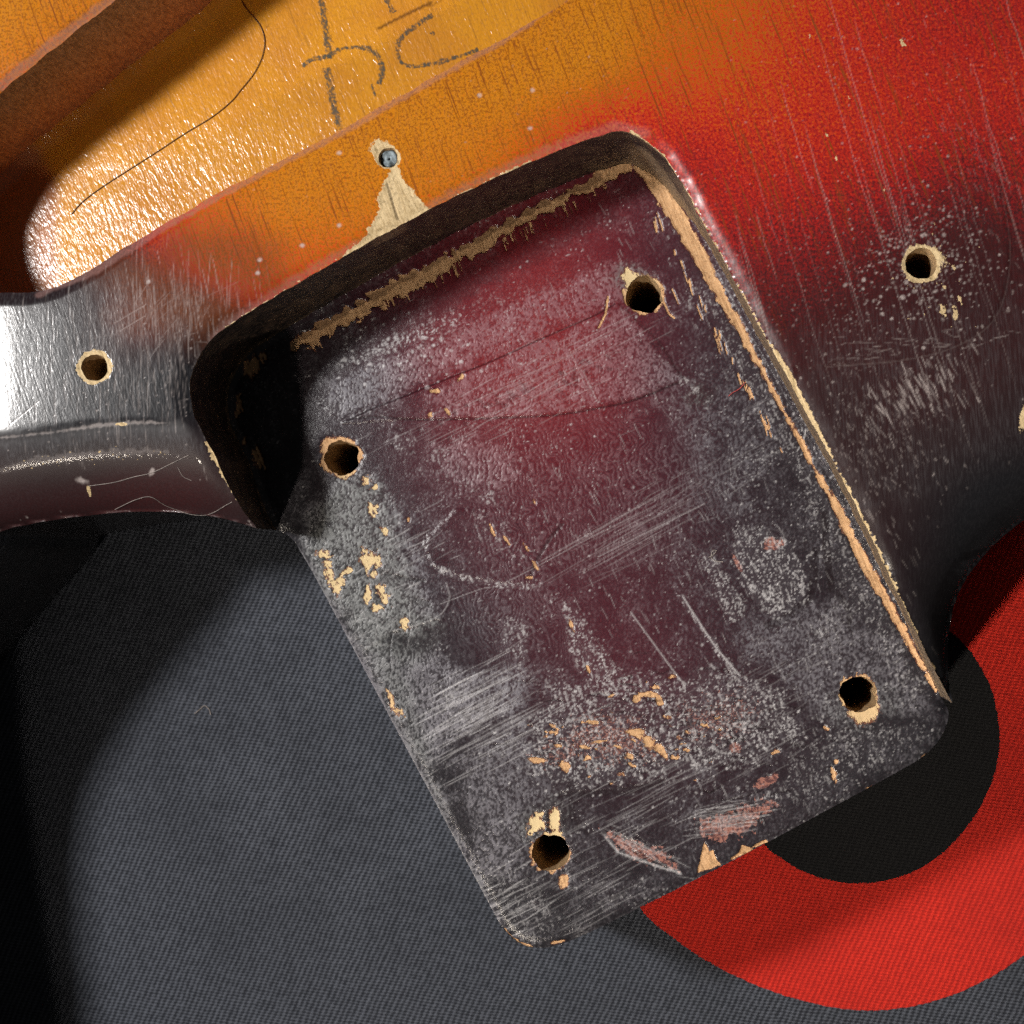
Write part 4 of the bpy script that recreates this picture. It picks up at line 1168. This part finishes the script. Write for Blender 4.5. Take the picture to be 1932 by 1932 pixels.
# pocket wall
top = zT(pin[:, 0], pin[:, 1]); bot = zF(pin_f[:, 0], pin_f[:, 1])
nr = 44
rings, bare = [], []
S = np.arange(len(pin)) * 0.16
pxr, pyr = proj(pin[:, 0], pin[:, 1], 8.0)
nn = normals2d(pin)
corner = np.exp(-((pxr - 1215) ** 2 + (pyr - 300) ** 2) / 55.0 ** 2)
right = sstep(1235, 1275, pxr)
leftw = sstep(520, 440, pxr)
chip = np.exp(-((pxr - 745) ** 2 + (pyr - 450) ** 2) / 48.0 ** 2)
for k in range(nr):
    f = k / (nr - 1)
    zk = top * (1 - f) + bot * f
    disp = 0.22 * (fbm(S / 2.0, zk / 2.0, 120, 3) - 0.5) * math.sin(math.pi * f)
    p = pin * (1 - f) + pin_f * f + nn * disp[:, None]
    rings.append(np.column_stack([p, zk]))
    b = 0.80 * corner * (0.35 + 0.65 * sstep(0.1, 0.5, np.full(len(S), f))) + right * (0.62 + 0.1 * math.sin(f * 9)) * (1 - 0.5 * np.exp(-((pyr - 330) / 60.0) ** 2) * (f < 0.5))
    b += 0.55 * sstep(0.84, 1.0, f) * (1 - right) * (0.35 + 0.65 * (fbm(S / 5, S * 0, 130, 3) > 0.48))
    b += 0.95 * chip * (f < 0.22) + 0.42 * leftw * (fbm(S / 2.5, zk / 2.5, 140, 3) > 0.60) + 0.6 * (f < 0.03) * (fbm(S / 2.0, S * 0, 150, 3) > 0.52)
    bare.append(np.clip(b, 0, 1))
Vw, Qw = loft(rings, False)
make_mesh("neck_pocket_wall", Vw, Qw, None, M_WALL, body, dict(bare=np.concatenate(bare)))

# side of the body and its underside
ring_xy = np.vstack([outer[:-1], tongue[:-1]])
ztop = np.r_[zT(outer[:-1, 0], outer[:-1, 1]), zF(tongue[:-1, 0], tongue[:-1, 1])]
# area sign to know which way is inside
sg = np.sum(ring_xy[:, 0] * np.roll(ring_xy[:, 1], -1) - np.roll(ring_xy[:, 0], -1) * ring_xy[:, 1])
inw = normals2d(ring_xy, True) * (1 if sg > 0 else -1)
rings = [np.column_stack([ring_xy, ztop])]
for zk in (-4.0, -10.0, -17.0, -22.0):
    rings.append(np.column_stack([ring_xy, np.minimum(ztop - 0.3, zk)]))
for a in (20, 40, 60, 80, 90):
    ra = math.radians(a)
    rings.append(np.column_stack([ring_xy + inw * (1.6 * (1 - math.cos(ra))), np.full(len(ring_xy), -25.0 - 2.0 * math.sin(ra))]))
Vs, Qs = loft(rings, True)
if sg > 0:
    Qs = Qs[:, ::-1]
make_mesh("body_side", Vs, Qs, None, M_SIDE, body)
bt = rings[-1][::3]
make_mesh("body_underside", bt, None, None, M_SIDE, body, smooth=False, ngons=[list(range(len(bt)))])


# drilled holes
def bore(name, loop, ztop_f, depth, mat, label, parent, rough=0.12, bottom=True):
    c = loop.mean(0)
    zt = ztop_f(loop[:, 0], loop[:, 1])
    ring = []
    for k, f in enumerate(np.linspace(0, 1, 16)):
        p = c + (loop - c) * (1 - 0.10 * min(1, f * 6) + rough * (vnoise(np.arange(len(loop)) / 4.0, np.full(len(loop), k * 1.3), 200 + k) - 0.5)[:, None] * (1 if k else 0))
        ring.append(np.column_stack([p, zt * (1 - f) + (zt.mean() - depth) * f]))
    Vb, Qb = loft(ring, True)
    tris = None
    if bottom:
        n0 = len(Vb); nl = len(loop)
        Vb = np.vstack([Vb, [[*c, ring[-1][0, 2]]]])
        i = np.arange(nl); tris = np.stack([n0 - nl + i, n0 - nl + (i + 1) % nl, np.full(nl, n0)], 1)
    o = make_mesh(name, Vb, Qb, tris, mat, parent)
    o["label"] = label
    return o


def zF0(x, y): return zF(x, y) - 0.10
def zT0(x, y): return zT(x, y) - 0.10


for lp, lab in zip(bolts, ("bolt hole at the top right of the pocket floor", "bolt hole at the top left of the pocket floor", "bolt hole at the bottom right of the pocket floor", "bolt hole at the bottom left of the pocket floor")):
    bore("bolt_hole", lp, zF0, 26.6, M_BORE, lab, floor_o)
for lp, lab, dp in zip(screws, ("screw hole in the black lacquer left of the pocket", "screw hole in the dark red lacquer right of the pocket", "plugged screw hole above the splintered pocket rim"), (7, 11, 2.2)):
    hole_o = bore("screw_hole", lp, zT0, dp, M_BORE, lab, body)

# broken screw stub left in the hole above the splinter
c = screws[2].mean(0)
a = np.linspace(0, 2 * np.pi, 28, endpoint=False)
rings = []
for r_, z_ in ((1.0, 14.0), (0.98, 15.0), (0.9, 15.32), (0.72, 15.42), (0.5, 15.25), (0.34, 15.45), (0.12, 15.30)):
    rr = r_ * (1 + 0.10 * (vnoise(np.cos(a) * 2 + 4, np.sin(a) * 2 + 4, 301) - 0.5))
    rings.append(np.column_stack([c[0] + rr * np.cos(a), c[1] + rr * np.sin(a), z_ + 0.7 * r_ * (vnoise(np.cos(a) * 1.6 * r_ + 9, np.sin(a) * 1.6 * r_ + 9, 302) - 0.5)]))
Vb, Qb = loft(rings, True)
stub = make_mesh("screw_stub", Vb, Qb, None, mat_plain("grey_steel", (0.17, 0.21, 0.23), 0.55, 0.25), hole_o)
stub["label"] = "grey broken screw stub"

# pickup cavity: floor, wall
ZCAV = -1.0
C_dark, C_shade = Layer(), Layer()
cr = lambda pts: [((850 + 0.5176 * x) / 1.797, 0.5176 * y / 1.797) for x, y in pts]
C_dark.line(cr([(830, 190), (900, 155), (1000, 105), (1090, 60), (1180, 20)]), 5, 0.8)
C_dark.line(cr([(1090, 60), (1200, 30), (1300, -30)]), 3, 0.5)
for i in range(60):
    x, y = rng.uniform(100, 1000), rng.uniform(0, 480)
    C_dark.blob(x, y, rng.uniform(1.5, 4), rng.uniform(1, 2), 1.2, 0.5, rng.uniform(0.2, 0.5))
C_shade.poly([(-150, 250), (70, 280), (112, 352), (108, 560), (-150, 600)], 8, 0.9, noise=N_L, soft=16)  # rim shadow at the left end, painted into the amber floor colour
lo, hi = cavl.min(0), cavl.max(0)
v, q, t = sheet([cavl], 0.3, (lo[0] - 1, hi[0] + 1, lo[1] - 1, hi[1] + 1))
t = orient_up(v, t)
px, py = proj(v[:, 0], v[:, 1], ZCAV)
zc = ZCAV + 0.25 * (fbm(v[:, 0] / 9.0, v[:, 1] / 9.0, 170, 3) - 0.5)
dc = D_cav(v[:, 0], v[:, 1]); zc = zc + 0.9 * np.clip((2.0 - dc) / 2.0, 0, 1) ** 2
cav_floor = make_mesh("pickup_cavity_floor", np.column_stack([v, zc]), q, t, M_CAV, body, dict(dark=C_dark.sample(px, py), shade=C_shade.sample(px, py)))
rings, hh = [], []
tz = zT(cavl[:, 0], cavl[:, 1])
for k in range(24):
    f = k / 23
    nz = normals2d(cavl, True) * (0.35 * (fbm(np.arange(len(cavl)) * 0.2 / 1.4, np.full(len(cavl), f * 6), 180, 3) - 0.5) * math.sin(math.pi * f))[:, None]
    rings.append(np.column_stack([cavl + nz, tz * (1 - f) + (ZCAV - 0.2) * f])); hh.append(np.full(len(cavl), 1 - f))
Vw, Qw = loft(rings, True)
make_mesh("pickup_cavity_wall", Vw, Qw, None, M_CAVW, body, dict(height=np.concatenate(hh)))


# pencil writing on the cavity floor
def stroke(pts, w):
    p = catmull(cr(pts), False, 10)
    p = resample(unproj(p[:, 0], p[:, 1], ZCAV + 0.25), 0.2)
    nn_ = normals2d(p); n_ = len(p)
    ww = w * 1.6 * (0.55 + 0.9 * vnoise(np.arange(n_) / 7.0, np.full(n_, w * 30), 210)) / 2
    rr_ = []
    for o_ in (-1, -0.4, 0.4, 1):
        q_ = p + nn_ * (ww * o_)[:, None]
        zq = ZCAV + 0.25 * (fbm(q_[:, 0] / 9.0, q_[:, 1] / 9.0, 170, 3) - 0.5) + 0.9 * np.clip((2.0 - D_cav(q_[:, 0], q_[:, 1])) / 2.0, 0, 1) ** 2 + 0.05
        rr_.append(np.column_stack([q_, zq]))
    Vp, Qp = loft(rr_, False)
    make_mesh("pencil_stroke", Vp, Qp, None, M_PENCIL, cav_floor, dict(edge=np.concatenate([np.zeros(n_), np.ones(n_), np.ones(n_), np.zeros(n_)])))


stroke([(455, -40), (470, 60), (490, 200), (512, 380)], 0.75)
stroke([(498, 440), (520, 560), (548, 720), (585, 850)], 0.72)
stroke([(335, 430), (400, 388), (520, 360), (560, 332), (620, 310), (740, 312), (815, 345), (852, 420), (855, 490), (832, 548)], 0.5)
stroke([(785, 550), (800, 590), (815, 630)], 0.36)
stroke([(1190, 95), (1110, 145), (1035, 198), (972, 262), (958, 330), (985, 405), (1060, 432), (1200, 412), (1330, 376), (1490, 325)], 0.48)
stroke([(870, -30), (900, 20), (935, 80)], 0.7)
stroke([(1180, 205), (1198, 228)], 0.4)


# ------------------------------------------------------------------ loose hairs, lint
def fibre(name, px_pts, zfun, r, mat, label, category, group=None, px_z=16.0, lift=0.05):
    p = catmull(px_pts, False, 14)
    xy = resample(unproj(p[:, 0], p[:, 1], px_z), 0.25)
    zf = zfun(xy[:, 0], xy[:, 1]) + lift + r
    P3 = np.column_stack([xy, zf]); n_ = normals2d(xy)
    rr_ = []
    for a_ in np.linspace(0, 2 * np.pi, 6, endpoint=False):
        rr_.append(np.column_stack([xy + n_ * (r * math.cos(a_)), P3[:, 2] + r * math.sin(a_)]))
    rr_.append(rr_[0])
    Vp, Qp = loft(rr_, False)
    o = make_mesh(name, Vp, Qp, None, mat)
    o["label"] = label; o["category"] = category
    if group:
        o["group"] = group
    return o


def zcavf(x, y):
    return ZCAV + 0.25 * (fbm(x / 9.0, y / 9.0, 170, 3) - 0.5) + 0.9 * np.clip((2.0 - D_cav(x, y)) / 2.0, 0, 1) ** 2


M_HAIR = mat_plain("brown_hair", (0.06, 0.025, 0.01), 0.4)
M_LINT = mat_plain("pale_lint", (0.30, 0.26, 0.24), 0.8)
M_LINTR = mat_plain("red_lint", (0.40, 0.06, 0.06), 0.8)
fibre("hair", [(446, -20), (462, 12), (478, 32), (492, 50), (500, 76), (496, 105), (484, 132), (470, 152), (455, 170), (437, 192), (400, 222), (350, 252), (300, 285), (245, 320), (195, 352), (155, 382), (135, 405)], zcavf, 0.05, M_HAIR,
      "thin dark hair curving across the amber cavity floor", "hair", px_z=-1.0, lift=0.08)
fibre("lint_fibre", [(150, 915), (200, 908), (240, 898), (277, 890), (320, 872), (352, 858)], zT, 0.03, M_LINT, "straight pale lint fibre across the dark rounded edge left of the pocket", "lint")
fibre("lint_fibre", [(180, 958), (230, 940), (262, 935), (285, 952), (330, 968), (370, 965), (420, 945)], zT, 0.025, M_LINT, "long wavy lint fibre low on the dark rounded edge left of the pocket", "lint", lift=0.10)
fibre("lint_fibre", [(328, 880), (335, 897), (350, 905)], zT, 0.025, M_LINT, "short lint fibre near the worn left rim of the pocket", "lint")
fibre("lint_fibre", [(1336, 1052), (1346, 1046), (1352, 1038), (1344, 1040), (1342, 1052), (1350, 1058), (1364, 1060)], zF, 0.045, M_LINT, "curled pale lint fibre on the right half of the pocket floor", "lint", px_z=0.0)
fibre("lint_fibre", [(1374, 748), (1384, 740), (1395, 734), (1405, 722)], zF, 0.05, M_LINTR, "short red lint fibre near the right edge of the pocket floor", "lint", px_z=0.0)
fibre("lint_fibre", [(368, 1346), (378, 1338), (386, 1331), (395, 1338), (398, 1348)], cloth_z, 0.05, M_LINT, "small pale lint fibre on the navy cloth left of the pocket", "lint", px_z=ZC, lift=0.12)
